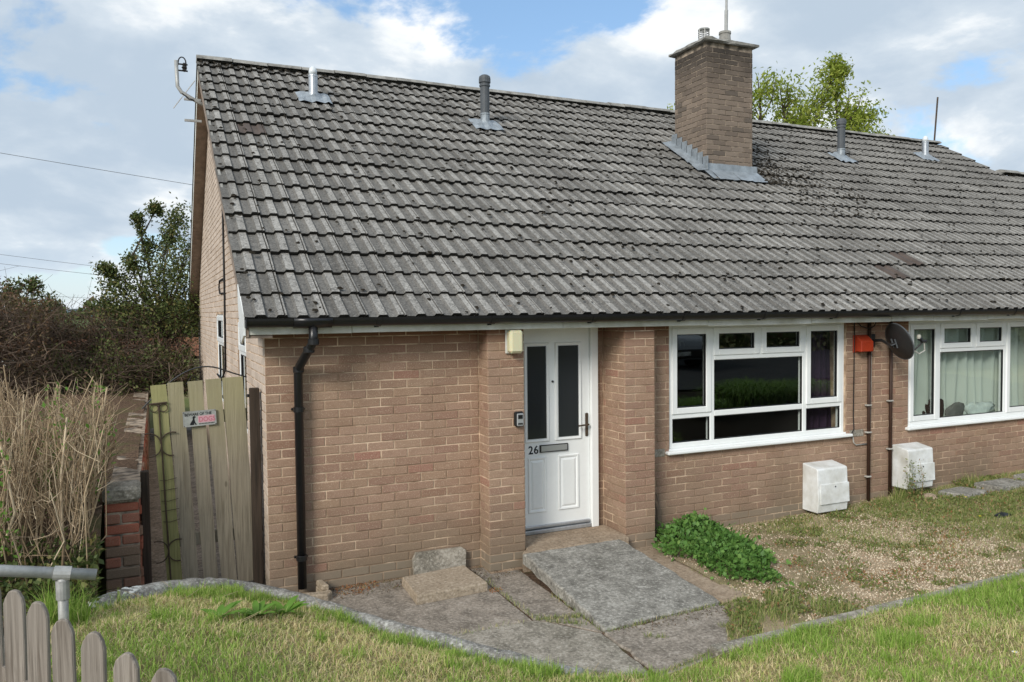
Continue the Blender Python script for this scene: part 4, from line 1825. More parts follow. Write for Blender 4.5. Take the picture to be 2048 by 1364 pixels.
pipe(h1, 'cable', [(-.012, 3.47, 2.62), (-.012, 4.2, 2.62), (-.012, 4.32, 2.54), (-.012, 4.2, 2.46), (-.012, 3.48, 2.45)], .010, 'cable_black', 6)

# ------------------------------------------------------------------ fixtures
# meter boxes
def meter_box(x0, z0, w_, h_, d, label, lid):
    t = thing('meter_box', (x0 + w_ / 2, 0, z0), label, 'meter box', 'white meter boxes on the front wall')
    m = MB()
    y0 = -d
    prof = [(0, z0), (y0 * .97, z0), (y0 * 1.04, z0 + h_ * .30), (y0 * .97, z0 + h_ * .97), (y0 * .92, z0 + h_), (-.0, z0 + h_ + .035)]
    m.prism([(p[0] - .001, p[1]) for p in prof], 'x', x0, x0 + w_)
    body = fix_normals(m.build('body', 'box_white', t))
    bv = body.modifiers.new('bevel', 'BEVEL')
    bv.width = .008
    bv.segments = 2
    m = MB()
    a, b = lid
    za, zb = z0 + h_ * a, z0 + h_ * b
    yy = lambda z: y0 * (1.04 if z < z0 + h_ * .4 else .99)
    m.add([(x0 + .03, y0 * 1.04 + q, za) for q in (0,)] + [], [])
    m.v = []
    m.f = []
    m.m = []
    e = .014
    m.v = [(x0 + .03, y0 * 1.03, za), (x0 + w_ + .006, y0 * 1.03, za), (x0 + w_ + .006, y0 * .99, zb), (x0 + .03, y0 * .99, zb),
           (x0 + .03, y0 * 1.03 - e, za), (x0 + w_ + .006, y0 * 1.03 - e, za), (x0 + w_ + .006, y0 * .99 - e, zb), (x0 + .03, y0 * .99 - e, zb)]
    for q in ((4, 5, 6, 7), (0, 1, 5, 4), (1, 2, 6, 5), (2, 3, 7, 6), (3, 0, 4, 7)):
        m.face(q)
    lid_o = fix_normals(m.build('lid', 'box_white', t))
    m = MB()
    xm = x0 + w_ * .55
    zk = zb - .03
    m.tube([(xm, y0 * .99, zk), (xm, y0 * .99 - .02, zk)], .008, 8)
    m.build('lock', 'dark_metal', lid_o)
    return t


meter_box(5.44, .075, .42, .46, .215, 'clean white plastic meter box on the wall below the black window', (.20, .64))
meter_box(6.77, .185, .40, .44, .215, 'grubby white meter box with weeds, right of the brown pipes', (.18, .62))

# red alarm box
t = thing('alarm_box', (6.27, 0, 1.72), 'small red box with sloping top beside the brown pipe under the eaves', 'alarm box')
m = MB()
m.prism([(0, 1.725), (-.10, 1.725), (-.10, 1.835), (-.03, 1.895), (0, 1.895)], 'x', 6.18, 6.36)
o = fix_normals(m.build('cover', 'red_plastic', t))
bv = o.modifiers.new('bevel', 'BEVEL')
bv.width = .006
m = MB()
m.box((6.155, -.012, 1.715), (6.375, -.001, 1.905), bev=.003)
m.build('back_plate', 'red_plastic', t)

# wall light
t = thing('wall_light', (1.99, -.2, 1.84), 'yellowed plastic bulkhead light on the pillar left of the door', 'light')
m = MB()
m.box((1.925, -.222, 1.845), (2.06, -.201, 2.05), bev=.006)
m.build('base', 'white_paint', t)
m = MB()
m.box((1.930, -.305, 1.850), (2.055, -.220, 2.045), bev=.02)
m.build('cover', 'lamp_cover', t)
m = MB()
m.tube([(1.992, -.260, 1.87), (1.992, -.260, 2.02)], .018, 8)
m.build('bulb', 'clear_plastic', t)

# key safe
t = thing('key_safe', (2.04, -.2, 1.22), 'small black key safe with silver front on the left pillar', 'key safe')
m = MB()
m.box((1.995, -.245, 1.225), (2.078, -.201, 1.352), bev=.012)
m.build('case', 'black_plastic', t)
m = MB()
m.box((2.008, -.253, 1.232), (2.070, -.244, 1.338), bev=.006)
kf = m.build('cover', 'silver', t)
m = MB()
m.box((2.018, -.2555, 1.292), (2.060, -.2525, 1.326), bev=.001)
m.build('dial_window', 'black_plastic', kf)
m = MB()
for k in range(4):
    m.box((2.018 + k * .011, -.2555, 1.243), (2.026 + k * .011, -.2525, 1.258))
m.build('buttons', 'dark_metal', kf)

# satellite dish
t = thing('satellite_dish', (6.46, -.02, 1.70), 'dark grey satellite dish on a wall arm between the two windows', 'satellite dish')
dc = Vector((6.52, -.29, 1.835))
ax = Vector((.90, -.25, .34)).normalized()
e1 = ax.cross(Vector((0, 0, 1))).normalized()
e2 = e1.cross(ax)
m = MB()
n = 28
rings = [0, .25, .5, .75, .92, 1.0]
def dish_pt(rf, th, off=0):
    return tuple(dc + e1 * (.215 * rf * math.cos(th)) + e2 * (.205 * rf * math.sin(th)) + ax * (.055 * rf * rf - .055 + off))
for off in (0, .006):
    for rf in rings[1:]:
        for k in range(n):
            m.v.append(dish_pt(rf, 2 * math.pi * k / n, off))
    m.v.append(dish_pt(0, 0, off))
N1 = (len(rings) - 1) * n + 1
for s_ in (0, 1):
    b = s_ * N1
    for k in range(n):
        m.face((b + N1 - 1, b + k, b + (k + 1) % n))
        for r_ in range(len(rings) - 2):
            m.face((b + r_ * n + k, b + (r_ + 1) * n + k, b + (r_ + 1) * n + (k + 1) % n, b + r_ * n + (k + 1) % n))
for k in range(n):
    l_ = (len(rings) - 2) * n
    m.face((l_ + k, N1 + l_ + k, N1 + l_ + (k + 1) % n, l_ + (k + 1) % n))
fix_normals(m.build('reflector', 'dark_metal', t, smooth=True))
m = MB()
m.tube([dish_pt(1.0, 2 * math.pi * k / 40, .003) for k in range(41)], .007, 6)
m.build('rim', 'grey_pipe', t)
m = MB()
bk = dc - ax * .06
m.tube([(6.455, -.0, 1.84), (6.455, -.12, 1.845), tuple(bk - ax * .05), tuple(bk)], .017, 8)
m.box((6.425, -.014, 1.77), (6.485, -.001, 1.91), bev=.003)
m.build('wall_arm', 'dark_metal', t)
m = MB()
for s_ in (-1, 1):
    m.tube([tuple(bk + e1 * .03 * s_ + e2 * .05), tuple(bk + e1 * .03 * s_ - e2 * .05)], .008, 6)
    m.tube([tuple(bk + e1 * .03 * s_), tuple(bk + e1 * .03 * s_ - ax * .06)], .006, 6)
m.build('clamp', 'grey_pipe', t)
m = MB()
bot = Vector(dish_pt(1.0, -math.pi / 2))
tipp = dc + ax * .27 - e2 * .10
m.tube([tuple(bot), tuple(bot + (tipp - bot) * .6), tuple(tipp)], .009, 6)
m.build('feed_arm', 'dark_metal', t)
m = MB()
ln = (dc - tipp).normalized()
m.tube([tuple(tipp - ln * .03), tuple(tipp + ln * .03)], .018, 10)
m.tube([tuple(tipp + ln * .025 + Vector((0, 0, .02))), tuple(tipp + ln * .055 + Vector((0, 0, .03)))], .022, 10)
m.build('receiver', 'black_plastic', t)
m = MB()
m.lathe([(.0, -.02), (.018, -.018), (.022, 0), (.018, .025), (.0, .03)], tuple(tipp + ln * .055 + Vector((0, 0, .045))), 10)
m.build('receiver_cap', 'white_paint', t)
m = MB()
cpts = [tipp + Vector((.01, 0, -.02)), tipp + Vector((.02, 0, -.10)), tipp + Vector((-.05, .01, -.135)), tipp + Vector((-.14, .02, -.09)), bot + Vector((0, 0, .02))]
m.tube([tuple(p) for p in cpts], .006, 6)
m.build('lead_cable', 'cable_white', t)

# curtains and things inside the windows
def curtain(name, x0, x1, z0, z1, y, amp, wave, mt, label, cat, seed):
    rg = np.random.RandomState(seed)
    nx = int((x1 - x0) / .012)
    nz = 26
    xs = np.linspace(x0, x1, nx)
    ph = np.cumsum(rg.rand(nx) * .5 + .75) * (2 * np.pi * .012 / wave)
    V = []
    for k in range(nz):
        fz = k / (nz - 1)
        z = z0 + (z1 - z0) * fz
        dr = 1.0 + .5 * (1 - fz)
        V.append(np.stack([xs + .02 * np.sin(ph * .31 + fz * 2) * (1 - fz), y + amp * dr * np.sin(ph + .8 * (1 - fz) * np.sin(ph * .17)) + .02 * np.sin(ph * .23 + fz * 3), np.full(nx, z)], 1))
    V = np.concatenate(V)
    i, j = np.meshgrid(np.arange(nz - 1), np.arange(nx - 1), indexing='ij')
    a = (i * nx + j).ravel()
    F = np.stack([a, a + 1, a + nx + 1, a + nx], 1)
    V2 = V + np.array([0, .004, 0])
    V, F = merge([(V, F), (V2, F[:, ::-1])])
    return np_mesh(name, V, F, mt, None, True, label=label, cat=cat)


curtain('net_curtain', 7.05, 9.33, .84, 2.10, .17, .03, .17, 'net_curtain', 'pale green net curtain hanging in folds across the right-hand window', 'curtain', 4)
curtain('curtain', 5.72, 6.03, .30, 2.1, .20, .02, .08, 'cloth_purple', 'dark purple curtain at the right side of the black window', 'curtain', 5)


def cushion(name, c, rx, ry, rz, mt, label, cat, seed, rot=0, lump=.12):
    rg = np.random.RandomState(seed)
    m = MB()
    nu, nv = 20, 12
    ph = rg.rand(6) * 6
    for i in range(nv + 1):
        v = -math.pi / 2 + math.pi * i / nv
        for j in range(nu):
            u = 2 * math.pi * j / nu
            cu, su = math.cos(u), math.sin(u)
            se = lambda q, e: math.copysign(abs(q) ** e, q)
            k = 1 + lump * math.sin(3 * u + ph[0]) * math.cos(2 * v + ph[1]) + lump * .6 * math.sin(7 * u + ph[2] + 4 * v)
            x = rx * se(math.cos(v), .6) * se(cu, .8) * k
            y = ry * se(math.cos(v), .6) * se(su, .8)
            z = rz * se(math.sin(v), .7) * k
            m.v.append((c[0] + x * math.cos(rot) - z * math.sin(rot), c[1] + y, c[2] + x * math.sin(rot) + z * math.cos(rot)))
    for i in range(nv):
        for j in range(nu):
            m.face((i * nu + j, i * nu + (j + 1) % nu, (i + 1) * nu + (j + 1) % nu, (i + 1) * nu + j))
    return m.build(name, mt, None, True, label=label, cat=cat)


m = MB()
m.box((6.55, .115, .80), (9.60, .26, .838), bev=.005)
m.build('window_board', 'upvc', h2)
cushion('cushion', (7.62, .13, .965), .17, .035, .135, 'cloth_brown', 'dark brown round cushion behind the glass at lower left', 'cushion', 1)
cushion('bundle', (7.98, .13, .94), .16, .03, .085, 'cloth_grey', 'grey folded bundle beside the brown cushion in the right window', 'bundle', 2, .35)
cushion('crumpled_cloth', (8.42, .13, .92), .26, .03, .085, 'cloth_pale', 'pale crumpled cloth heaped on the sill inside right window', 'cloth', 3, -.03, .3)

# ------------------------------------------------------------------ slabs by the wall, gully, stones
slab([(.985, -.645), (1.575, -.60), (1.56, -.13), (1.005, -.19)], .002, .075, 'loose_slab', 'conc_slab', None, .006, .15,
     dict(label='thick buff concrete slab lying loose on the path by wall', cat='slab'))
m = MB()
m.prism([(1.15, .0), (1.60, .0), (1.61, .17), (1.575, .20), (1.17, .205), (1.14, .15)], 'y', -.062, -.024)
o = fix_normals(m.build('leaning_slab', 'conc_old', None, label='grey lichened concrete slab propped upright against the brick wall', cat='slab'))
o.rotation_euler.x = -.06
m = MB()
m.prism([(.14, -.20), (.40, -.26), (.445, -.20), (.40, -.03), (.345, -.03), (.375, -.17), (.15, -.12)], 'z', -.02, .055)
m.prism([(.365, -.17), (.425, -.18), (.40, -.025), (.35, -.025)], 'z', .054, .10)
o = fix_normals(m.build('gully_surround', 'conc_slab', None, label='buff concrete gully surround at the foot of the black downpipe', cat='gully'))
bv = o.modifiers.new('bevel', 'BEVEL')
bv.width = .012
bv.segments = 2
for i, (poly, lab) in enumerate((([(7.20, -.25), (7.62, -.23), (7.72, -.50), (7.30, -.56)], 'grey concrete paving stone just right of the grubby meter box'),
                                 ([(7.80, -.27), (8.36, -.26), (8.44, -.54), (7.86, -.56)], 'grey concrete paving stone in grass, second from the meter box'),
                                 ([(8.5, -.24), (9.1, -.24), (9.2, -.52), (8.58, -.56)], 'grey concrete paving stone at the right edge of the picture'))):
    zz = float(bed_h(poly[0][0] + .3, -.4))
    slab(poly, zz - .03, zz + .045, 'stepping_stone', 'conc_ramp', None, .03, .1, dict(label=lab, cat='paving stone', group='paving stones along the wall'))

# ------------------------------------------------------------------ gate
gate = thing('garden_gate', (-.42, .3, .05), 'weathered wooden board gate at the side of the house', 'gate')
GY = .30
planks = [(-.800, -.688, 1.672, 'gate_green'), (-.682, -.566, 1.690, 'gate_wood'), (-.535, -.432, 1.688, 'gate_wood'), (-.408, -.302, 1.700, 'gate_wood'), (-.295, -.128, 1.702, 'gate_wood')]
planks = [(-.800, -.690, 1.665, 'gate_green'), (-.684, -.572, 1.680, 'gate_wood'), (-.537, -.432, 1.684, 'gate_wood'), (-.410, -.296, 1.694, 'gate_wood'), (-.288, -.132, 1.702, 'gate_wood')]
for i, (a, b, zt_, mt) in enumerate(planks):
    m = MB()
    sh = .085
    zb = .06
    th = .02
    n = 8
    pts_f = []
    for k in range(n + 1):
        f_ = k / n
        z = zt_ + (zb - zt_) * f_
        dx_ = sh * f_
        wob = .002 * math.sin(k * 1.9 + i * 2)
        pts_f.append((a + dx_ + wob, z))
    left = pts_f
    right = []
    for k in range(n + 1):
        f_ = k / n
        z = zt_ + .006 + (zb - zt_) * f_
        right.append((b + sh * f_ + .002 * math.sin(k * 2.3 + i), z))
    m.prism(left + right[::-1], 'y', GY - th / 2 + RNG.normal() * .003, GY + th / 2)
    o = fix_normals(m.build('plank', mt, gate))
    if mt == 'gate_green':
        o['label'] = 'algae green outer plank'
for z in (.45, 1.40):
    m = MB()
    m.box((-.79 + (1.7 - z) * .05, GY + .018, z - .05), (-.12 + (1.7 - z) * .05, GY + .055, z + .05), bev=.004)
    m.build('rail', 'gate_wood', gate)
# ironwork of the old metal gate fixed on the outer plank
m = MB()
iy = GY - .02
def arc(cx, cz, r, a0, a1, n=10):
    return [(cx + r * math.cos(a0 + (a1 - a0) * k / n), iy, cz + r * math.sin(a0 + (a1 - a0) * k / n)) for k in range(n + 1)]
m.tube([(-.745, iy, 1.52), (-.728, iy, 1.1), (-.69, iy, .08)], .006, 6)
m.tube([(-.82, iy, 1.525), (-.685, iy, 1.535)], .007, 6)
for s_ in (-1, 1):
    m.tube(arc(-.745 + s_ * .032, 1.495, .03, math.pi * .0, math.pi * 2), .004, 5)
    m.tube(arc(-.735 + s_ * .075, 1.20, .075, math.pi * (1 if s_ > 0 else 0), math.pi * (1.55 if s_ > 0 else -.55)), .005, 5)
    m.tube(arc(-.738 + s_ * .085, 1.22, .085, math.pi * (1 if s_ > 0 else 0), math.pi * (.4 if s_ > 0 else .6)), .005, 5)
    m.tube(arc(-.705 + s_ * .075, .38, .075, math.pi * (1 if s_ > 0 else 0), math.pi * (1.55 if s_ > 0 else -.55)), .005, 5)
    m.tube(arc(-.705 + s_ * .075, .40, .075, math.pi * (1 if s_ > 0 else 0), math.pi * (.4 if s_ > 0 else .6)), .005, 5)
for z in (.62, .70, .78, .86, .94):
    m.tube([(-.79 + (1.7 - z) * .05, iy, z), (-.74 + (1.7 - z) * .05, iy - .004, z + .02 * math.sin(z * 40)), (-.67 + (1.7 - z) * .05, iy, z + .01)], .0025, 4)
m.build('ironwork', 'rust_metal', gate)
# hoop over the top
m = MB()
hp_ = [(-.86 + .60 * k / 14, GY + .02, 1.46 + .335 * math.sin(math.pi * (.03 + .62 * k / 14))) for k in range(15)] + [(-.20, GY + .02, 1.735), (-.10, GY + .02, 1.70)]
m.tube(hp_, .006, 6)
m.tube([(-.545, GY + .03, 1.66), (-.50, GY + .03, 1.735), (-.46, GY + .03, 1.68)], .004, 5)
m.build('hoop', 'dark_metal', gate)
m = MB()
m.tube([(-.10, GY - .02, 1.555), (-.06, GY - .02, 1.558), (-.055, GY - .03, 1.57)], .006, 6)
m.lathe([(.0, -.014), (.014, -.01), (.014, .01), (.0, .014)], (-.098, GY - .03, 1.555), 8)
m.build('latch', 'dark_metal', gate)
# gate posts
m = MB()
m.box((-.088, .22, -.02), (-.015, .30, 1.615), bev=.005)
m.build('gate_post', 'post_wood', None, label='dark slim timber gate post against the gable wall', cat='post')
m = MB()
m.box((-.885, .26, -.02), (-.825, .34, 1.02), bev=.006)
m.build('gate_post', 'post_wood', None, label='short dark gate post beside the red brick pier', cat='post')

# sign on the gate
sg = thing('warning_sign', (-.46, GY - .02, 1.33), 'small tilted metal dog warning sign on the wooden gate', 'sign')
SA = math.radians(2.5)
so = Vector((-.575, GY - .026, 1.335))
def sp(u, v, w_=0):
    return (so.x + u * math.cos(SA) - v * math.sin(SA), so.y - w_, so.z + u * math.sin(SA) + v * math.cos(SA))
def splate(u0_, v0_, u1_, v1_, w0, w1_, m):
    m.add([sp(u0_, v0_, w0), sp(u1_, v0_, w0), sp(u1_, v1_, w0), sp(u0_, v1_, w0), sp(u0_, v0_, w1_), sp(u1_, v0_, w1_), sp(u1_, v1_, w1_), sp(u0_, v1_, w1_)],
          [(0, 3, 2, 1), (4, 5, 6, 7), (0, 1, 5, 4), (1, 2, 6, 5), (2, 3, 7, 6), (3, 0, 4, 7)])
m = MB()
splate(0, 0, .240, .118, -.004, .002, m)
weathered('sign_face', (.44, .45, .42), .45, .8, 14, 60, .05, metal=.2)
fix_normals(m.build('plate', 'sign_face', sg))
m = MB()
for (a, b, c, d) in ((0, 0, .240, .005), (0, .113, .240, .118), (0, .005, .006, .113), (.234, .005, .240, .113)):
    splate(a, b, c, d, .001, .004, m)
fix_normals(m.build('rim', 'galv', sg))
def stext(txt, size, u, v, mt, wscale=1.0, bold=.0):
    vs, fs = text_mesh(txt, size, bold)
    m = MB()
    m.add([sp(q[0] * wscale + u, q[1] + v, .0032) for q in vs], fs)
    m.build('lettering', mt, sg)
stext('BEWARE OF THE', .030, .013, .083, 'black_print', .86, .0008)
m = MB()
splate(.108, .024, .226, .078, .001, .0027, m)
fix_normals(m.build('faded_band', 'pink_pale', sg))
stext('DOGS', .052, .112, .032, 'pink_print', .84, .001)
m = MB()
for k in range(11):
    splate(.112 + k * .0105, .012, .119 + k * .0105, .019, .001, .003, m)
m.build('small_print', 'black_print', sg)
dog = [(.046, .012), (.052, .028), (.063, .044), (.070, .056), (.068, .068), (.072, .078), (.082, .080), (.092, .074), (.091, .068), (.083, .065), (.082, .052), (.086, .034), (.093, .016), (.097, .012), (.085, .012), (.082, .026), (.076, .016), (.078, .011), (.060, .011)]
m = MB()
m.add([sp(u, v, .0032) for u, v in dog], [tuple(range(len(dog)))])
m.build('dog_silhouette', 'black_print', sg)
for (u, v) in ((.006, .006), (.234, .006), (.006, .112), (.234, .112)):
    m = MB()
    c_ = sp(u, v, .004)
    m.tube([c_, (c_[0], c_[1] - .004, c_[2])], .004, 6)
    m.build('screw', 'rust_metal', sg)

# ------------------------------------------------------------------ red brick garden wall
gw = thing('garden_wall', (-1.0, .1, 0), 'crumbling red brick garden wall with rough stone coping beside the gate', 'garden wall')
m = MB()
m.box((-1.125 + .008, .008, -.05), (-.888 - .008, 9.5, .86))
gm = m.build('wall_core', 'mortar_dark', gw)
for n in range(-1, 11):
    z = n * .078 + .04
    for k in range(-1, 2):
        off = .112 if n % 2 else 0
        a = max(-1.125, -1.125 + k * .235 + off)
        b = min(-.888, -1.125 + (k + 1) * .235 + off)
        if b - a < .03:
            continue
        m = MB()
        j = RNG.normal() * .006
        m.box((a + .006, -.004 + j, z - .034 + RNG.normal() * .003), (b - .006, .09, z + .034), bev=.008)
        m.build('brick', 'brick_red', gw)
    y = .1 + (.11 if n % 2 else 0)
    while y < 5.5:
        m = MB()
        j = RNG.normal() * .005
        m.box((-.93, y, z - .033), (-.884 + j, min(y + .215, 5.5), z + .033), bev=.007)
        m.build('brick', 'brick_red', gw)
        y += .228
y = -.03
while y < .25:
    L = .2 + RNG.rand() * .18
    m = MB()
    m.box((-1.14 + RNG.normal() * .01, y, .862), (-.872 + RNG.normal() * .01, y + L, .93 + RNG.rand() * .05), bev=.022)
    m.build('coping_stone', 'conc_old', gw)
    y += L + .012

# ------------------------------------------------------------------ handrail
hr = thing('handrail', (-1.25, -1.5, .45), 'galvanised tube handrail with clamped post above the picket fence', 'handrail')
m = MB()
m.tube([(-2.6, -1.48, 1.10), (-1.075, -1.50, .805)], .030, 14)
m.build('rail', 'galv', hr, smooth=True)
m = MB()
m.tube([(-1.235, -1.50, .30), (-1.235, -1.50, .83)], .026, 14)
m.build('post', 'galv', hr, smooth=True)
m = MB()
m.tube([(-1.275, -1.497, .842), (-1.195, -1.497, .828)], .038, 14)
m.tube([(-1.235, -1.50, .70), (-1.235, -1.50, .80)], .034, 14)
m.build('clamp', 'galv', hr)

# ------------------------------------------------------------------ picket fence
pf = thing('picket_fence', (-1.1, -2.8, .4), 'weathered grey picket fence with rounded tops at the lower left corner', 'fence')
PK = [(-1.545, -2.02), (-1.432, -2.221), (-1.319, -2.42), (-1.212, -2.622), (-1.099, -2.853), (-.987, -3.057), (-.871, -3.28), (-.754, -3.518), (-.64, -3.74), (-.52, -3.96)]
fd = Vector((.49, -.87, 0)).normalized()
fn_ = Vector((.87, .49, 0)).normalized()
for i, (x, y) in enumerate(PK):
    zt_ = 1.055 + RNG.normal() * .006
    wd = .044 + RNG.normal() * .0015
    th = .011
    tl_ = RNG.normal() * .012
    jr = lambda: RNG.normal() * .0025
    prof = [(-wd, .35), (wd, .35), (wd, zt_ - .062 + jr()), (wd * .86, zt_ - .034 + jr()), (wd * .5, zt_ - .006 + jr()), (wd * .05, zt_ + jr() * .5),
            (-wd * .42, zt_ - .004 + jr()), (-wd * .82, zt_ - .030 + jr()), (-wd, zt_ - .058 + jr())]
    m = MB()
    np_ = len(prof)
    dvec = Vector((.90, -.43, 0)).normalized()
    nv = Vector((dvec.y, -dvec.x, 0))
    for s_ in (-1, 1):
        for (u, z) in prof:
            p = Vector((x, y, 0)) + dvec * (u + tl_ * (z - .7)) + nv * th * s_
            m.v.append((p.x, p.y, z))
    m.face(tuple(range(np_)))
    m.face(tuple(range(2 * np_ - 1, np_ - 1, -1)))
    for k in range(np_):
        m.face((k, k + np_, (k + 1) % np_ + np_, (k + 1) % np_))
    o = fix_normals(m.build('picket', 'picket_wood', pf))
    bv = o.modifiers.new('bevel', 'BEVEL')
    bv.width = .004
    bv.segments = 1
for z in (.46, .64):
    m = MB()
    a = Vector((PK[0][0], PK[0][1], z))
    b = Vector((PK[-1][0], PK[-1][1], z))
    off = Vector((.6, .8, 0)) * .045
    d_ = (b - a).normalized()
    s_ = Vector((-d_.y, d_.x, 0)) * .018
    vs = []
    for p in (a, b):
        for (su, sz) in ((-1, -1), (1, -1), (1, 1), (-1, 1)):
            q = p + off + s_ * su + Vector((0, 0, .035 * sz))
            vs.append(tuple(q))
    m.add(vs, [(0, 1, 2, 3), (7, 6, 5, 4), (0, 4, 5, 1), (1, 5, 6, 2), (2, 6, 7, 3), (3, 7, 4, 0)])
    fix_normals(m.build('rail', 'picket_wood', pf))

# ------------------------------------------------------------------ electricity bracket at the ridge, overhead lines
eb = thing('service_bracket', (-.3, 4.6, 4.6), 'galvanised cable bracket with insulator at the top of the gable', 'bracket')
m = MB()
by = 4.6
m.tube([(-.03, by, 4.84), (-.20, by, 4.91), (-.38, by, 5.01), (-.425, by, 5.08), (-.435, by, 5.40)], .024, 10)
m.build('arm', 'galv', eb, smooth=True)
m = MB()
m.tube([(-.43, by, 5.20), (-.40, by - .01, 5.02), (-.30, by - .02, 4.93), (-.24, by - .02, 4.92)], .009, 6)
m.tube([(-.42, by, 5.32)] + [(-.365 - .045 * math.cos(t), by, 5.38 + .07 * math.sin(t)) for t in np.linspace(0, math.pi, 9)] + [(-.318, by, 5.30)], .008, 6)
m.build('cable_loop', 'cable_black', eb)
m = MB()
m.tube([(-.43, by, 5.36), (-.30, by, 5.36)], .010, 6)
m.tube([(-.43, by, 5.28), (-.30, by, 5.28)], .010, 6)
m.lathe([(.012, -.06), (.035, -.05), (.020, -.03), (.035, -.01), (.020, .01), (.03, .03), (.012, .05)], (-.34, by, 5.33), 10)
m.build('insulator', 'dark_metal', eb)
for z in (4.93, 4.665):
    m = MB()
    m.box((-.355, by - .02, z - .018), (-.15, by + .005, z + .012), bev=.003)
    m.build('clip', 'galv', eb)
m = MB()
m.tube([(-.22, by - .01, 5.17), (-.48, by, 4.80)], .006, 5)
m.build('stay', 'galv', eb)
weathered('wire_grey', (.16, .17, .18), .7)
for i, (a, b, r, lab) in enumerate((((-14.5, 40, 11.2), (16, 40, 7.6), .013, 'highest overhead wire left of the house'),
                                    ((-20, 60, 7.9), (30, 66, 2.9), .022, 'second overhead wire, above the twin lower ones in the left sky'),
                                    ((-20, 60, 7.3), (16, 60, 3.6), .022, 'third overhead wire, just under the second in the left sky'),
                                    ((-10, 70, 3.95), (30, 76, 3.3), .022, 'lowest overhead wire just above the left hedge'))):
    m = MB()
    A, B = Vector(a), Vector(b)
    pts = []
    for k in range(13):
        t_ = k / 12
        p = A.lerp(B, t_)
        p.z -= .5 * (1 - (2 * t_ - 1) ** 2) * (1 if i else .2)
        pts.append(tuple(p))
    m.tube(pts, r if i == 0 else .013, 5)
    m.build('overhead_wire', 'wire_grey', None, label=lab, cat='wire', group='overhead wires')

# ------------------------------------------------------------------ vegetation
def in_view(P, mu=80, mv=80):
    d = P - np.array(CAM)
    dep = d @ np.array(fwd)
    u = d @ np.array(rgt) / np.maximum(dep, .1) * 1569.7
    v = d @ np.array(upv) / np.maximum(dep, .1) * 1569.7
    return (dep > .5) & (np.abs(u) < 1024 + mu) & (v > -682 - mv) & (v < 682 + mv)


def field(x, y, s=1.0, seed=0):
    rg = np.random.RandomState(seed)
    out = 0
    for k in range(6):
        a = rg.rand() * 6.28
        f_ = s * (1.2 + rg.rand() * 3.0)
        out = out + np.sin(f_ * (x * math.cos(a) + y * math.sin(a)) + rg.rand() * 6.28)
    return out / 3


rg = np.random.RandomState(11)
N = 330000
X = rg.uniform(-1.4, 8.5, N)
Y = rg.uniform(-4.6, -.1, N)
ok = (Y < kerb_y(X) - .05) & (X > lawn_left(Y) + .03)
X, Y = X[ok], Y[ok]
P = np.stack([X, Y, lawn_h(X, Y) - .004], 1)
P = P[in_view(P, 400, 330)]
fl = field(P[:, 0], P[:, 1], 1.0, 3)
edge = np.clip((kerb_y(P[:, 0]) - P[:, 1]) / .35, 0, 1)
green = (fl + .35 * rg.normal(size=len(P)) + (1 - edge) * .7) > .42
A = P[~green]
n = len(A)
V, F = blades(A, rg.uniform(.02, .07, n), rg.uniform(.0028, .0052, n), np.clip(rg.normal(.8, .35, n), .1, 1.6), rg)
np_mesh('lawn_grass', V, F, 'grass', None, kind='stuff', label='patchy short lawn grass, half dried to straw', cat='grass')
B = P[green]
B = B[rg.rand(len(B)) < .8]
n = len(B)
eb_ = 1 - np.clip((kerb_y(B[:, 0]) - B[:, 1]) / .3, 0, 1)
V1 = blades(B, rg.uniform(.035, .09, n) * (1 + .6 * eb_ * rg.rand(n)), rg.uniform(.003, .0055, n), np.clip(rg.normal(.5, .25, n), .05, 1.2), rg)
# tall tufts
parts = [V1]
tufts = [(2.42, -3.05, .13, .11, 420), (3.3, -2.95, .17, .09, 420), (3.7, -2.78, .16, .09, 380), (.52, -1.62, .12, .09, 260), (1.75, -2.72, .15, .09, 420), (1.22, -2.25, .16, .10, 420),
         (-.72, -1.55, .14, .10, 240), (.35, -1.12, .10, .10, 240), (4.6, -2.9, .2, .08, 300), (-.25, -.62, .14, .10, 260), (-.55, -.75, .18, .09, 260), (.0, -.55, .12, .08, 200),
         (-1.22, -1.22, .10, .22, 240), (-1.33, -1.35, .09, .28, 260), (-1.18, -1.42, .07, .16, 120), (.75, -1.62, .1, .09, 160), (2.95, -2.55, .18, .08, 260), (2.1, -2.6, .2, .08, 300), (5.4, -2.7, .3, .07, 300)]
for _ in range(75):
    bx_ = rg.uniform(-1.15, 1.6)
    tufts.append((bx_, float(kerb_y(bx_)) - .16 - rg.rand() * .3, (.04 + .05 * rg.rand()), .045 + .04 * rg.rand(), int(30 + 50 * rg.rand())))
for _ in range(130):
    bx_ = rg.uniform(-1.2, 6.5)
    by_ = float(kerb_y(bx_)) - .08 - rg.rand() ** 1.5 * 1.7
    tufts.append((bx_, by_, .03 + .07 * rg.rand(), .055 + .05 * rg.rand(), int(25 + 60 * rg.rand())))
for (tx, ty, tr, th, tn) in tufts:
    a = rg.rand(tn) * 6.28
    r_ = tr * np.sqrt(rg.rand(tn)) * .8
    Q = np.stack([tx + r_ * np.cos(a), ty + r_ * np.sin(a), np.zeros(tn)], 1)
    Q[:, 2] = np.where(Q[:, 0] < -1.34, .42, lawn_h(Q[:, 0], Q[:, 1])) - .005
    parts.append(blades(Q, th * rg.uniform(.6, 1.35, tn), rg.uniform(.003, .0055, tn), np.clip(rg.normal(.45, .25, tn), .05, 1.1), rg))
V, F = merge(parts)
np_mesh('green_grass', V, F, 'grass_green', None, kind='stuff', label='longer fresh green grass growing in patches and tufts on the lawn', cat='grass')
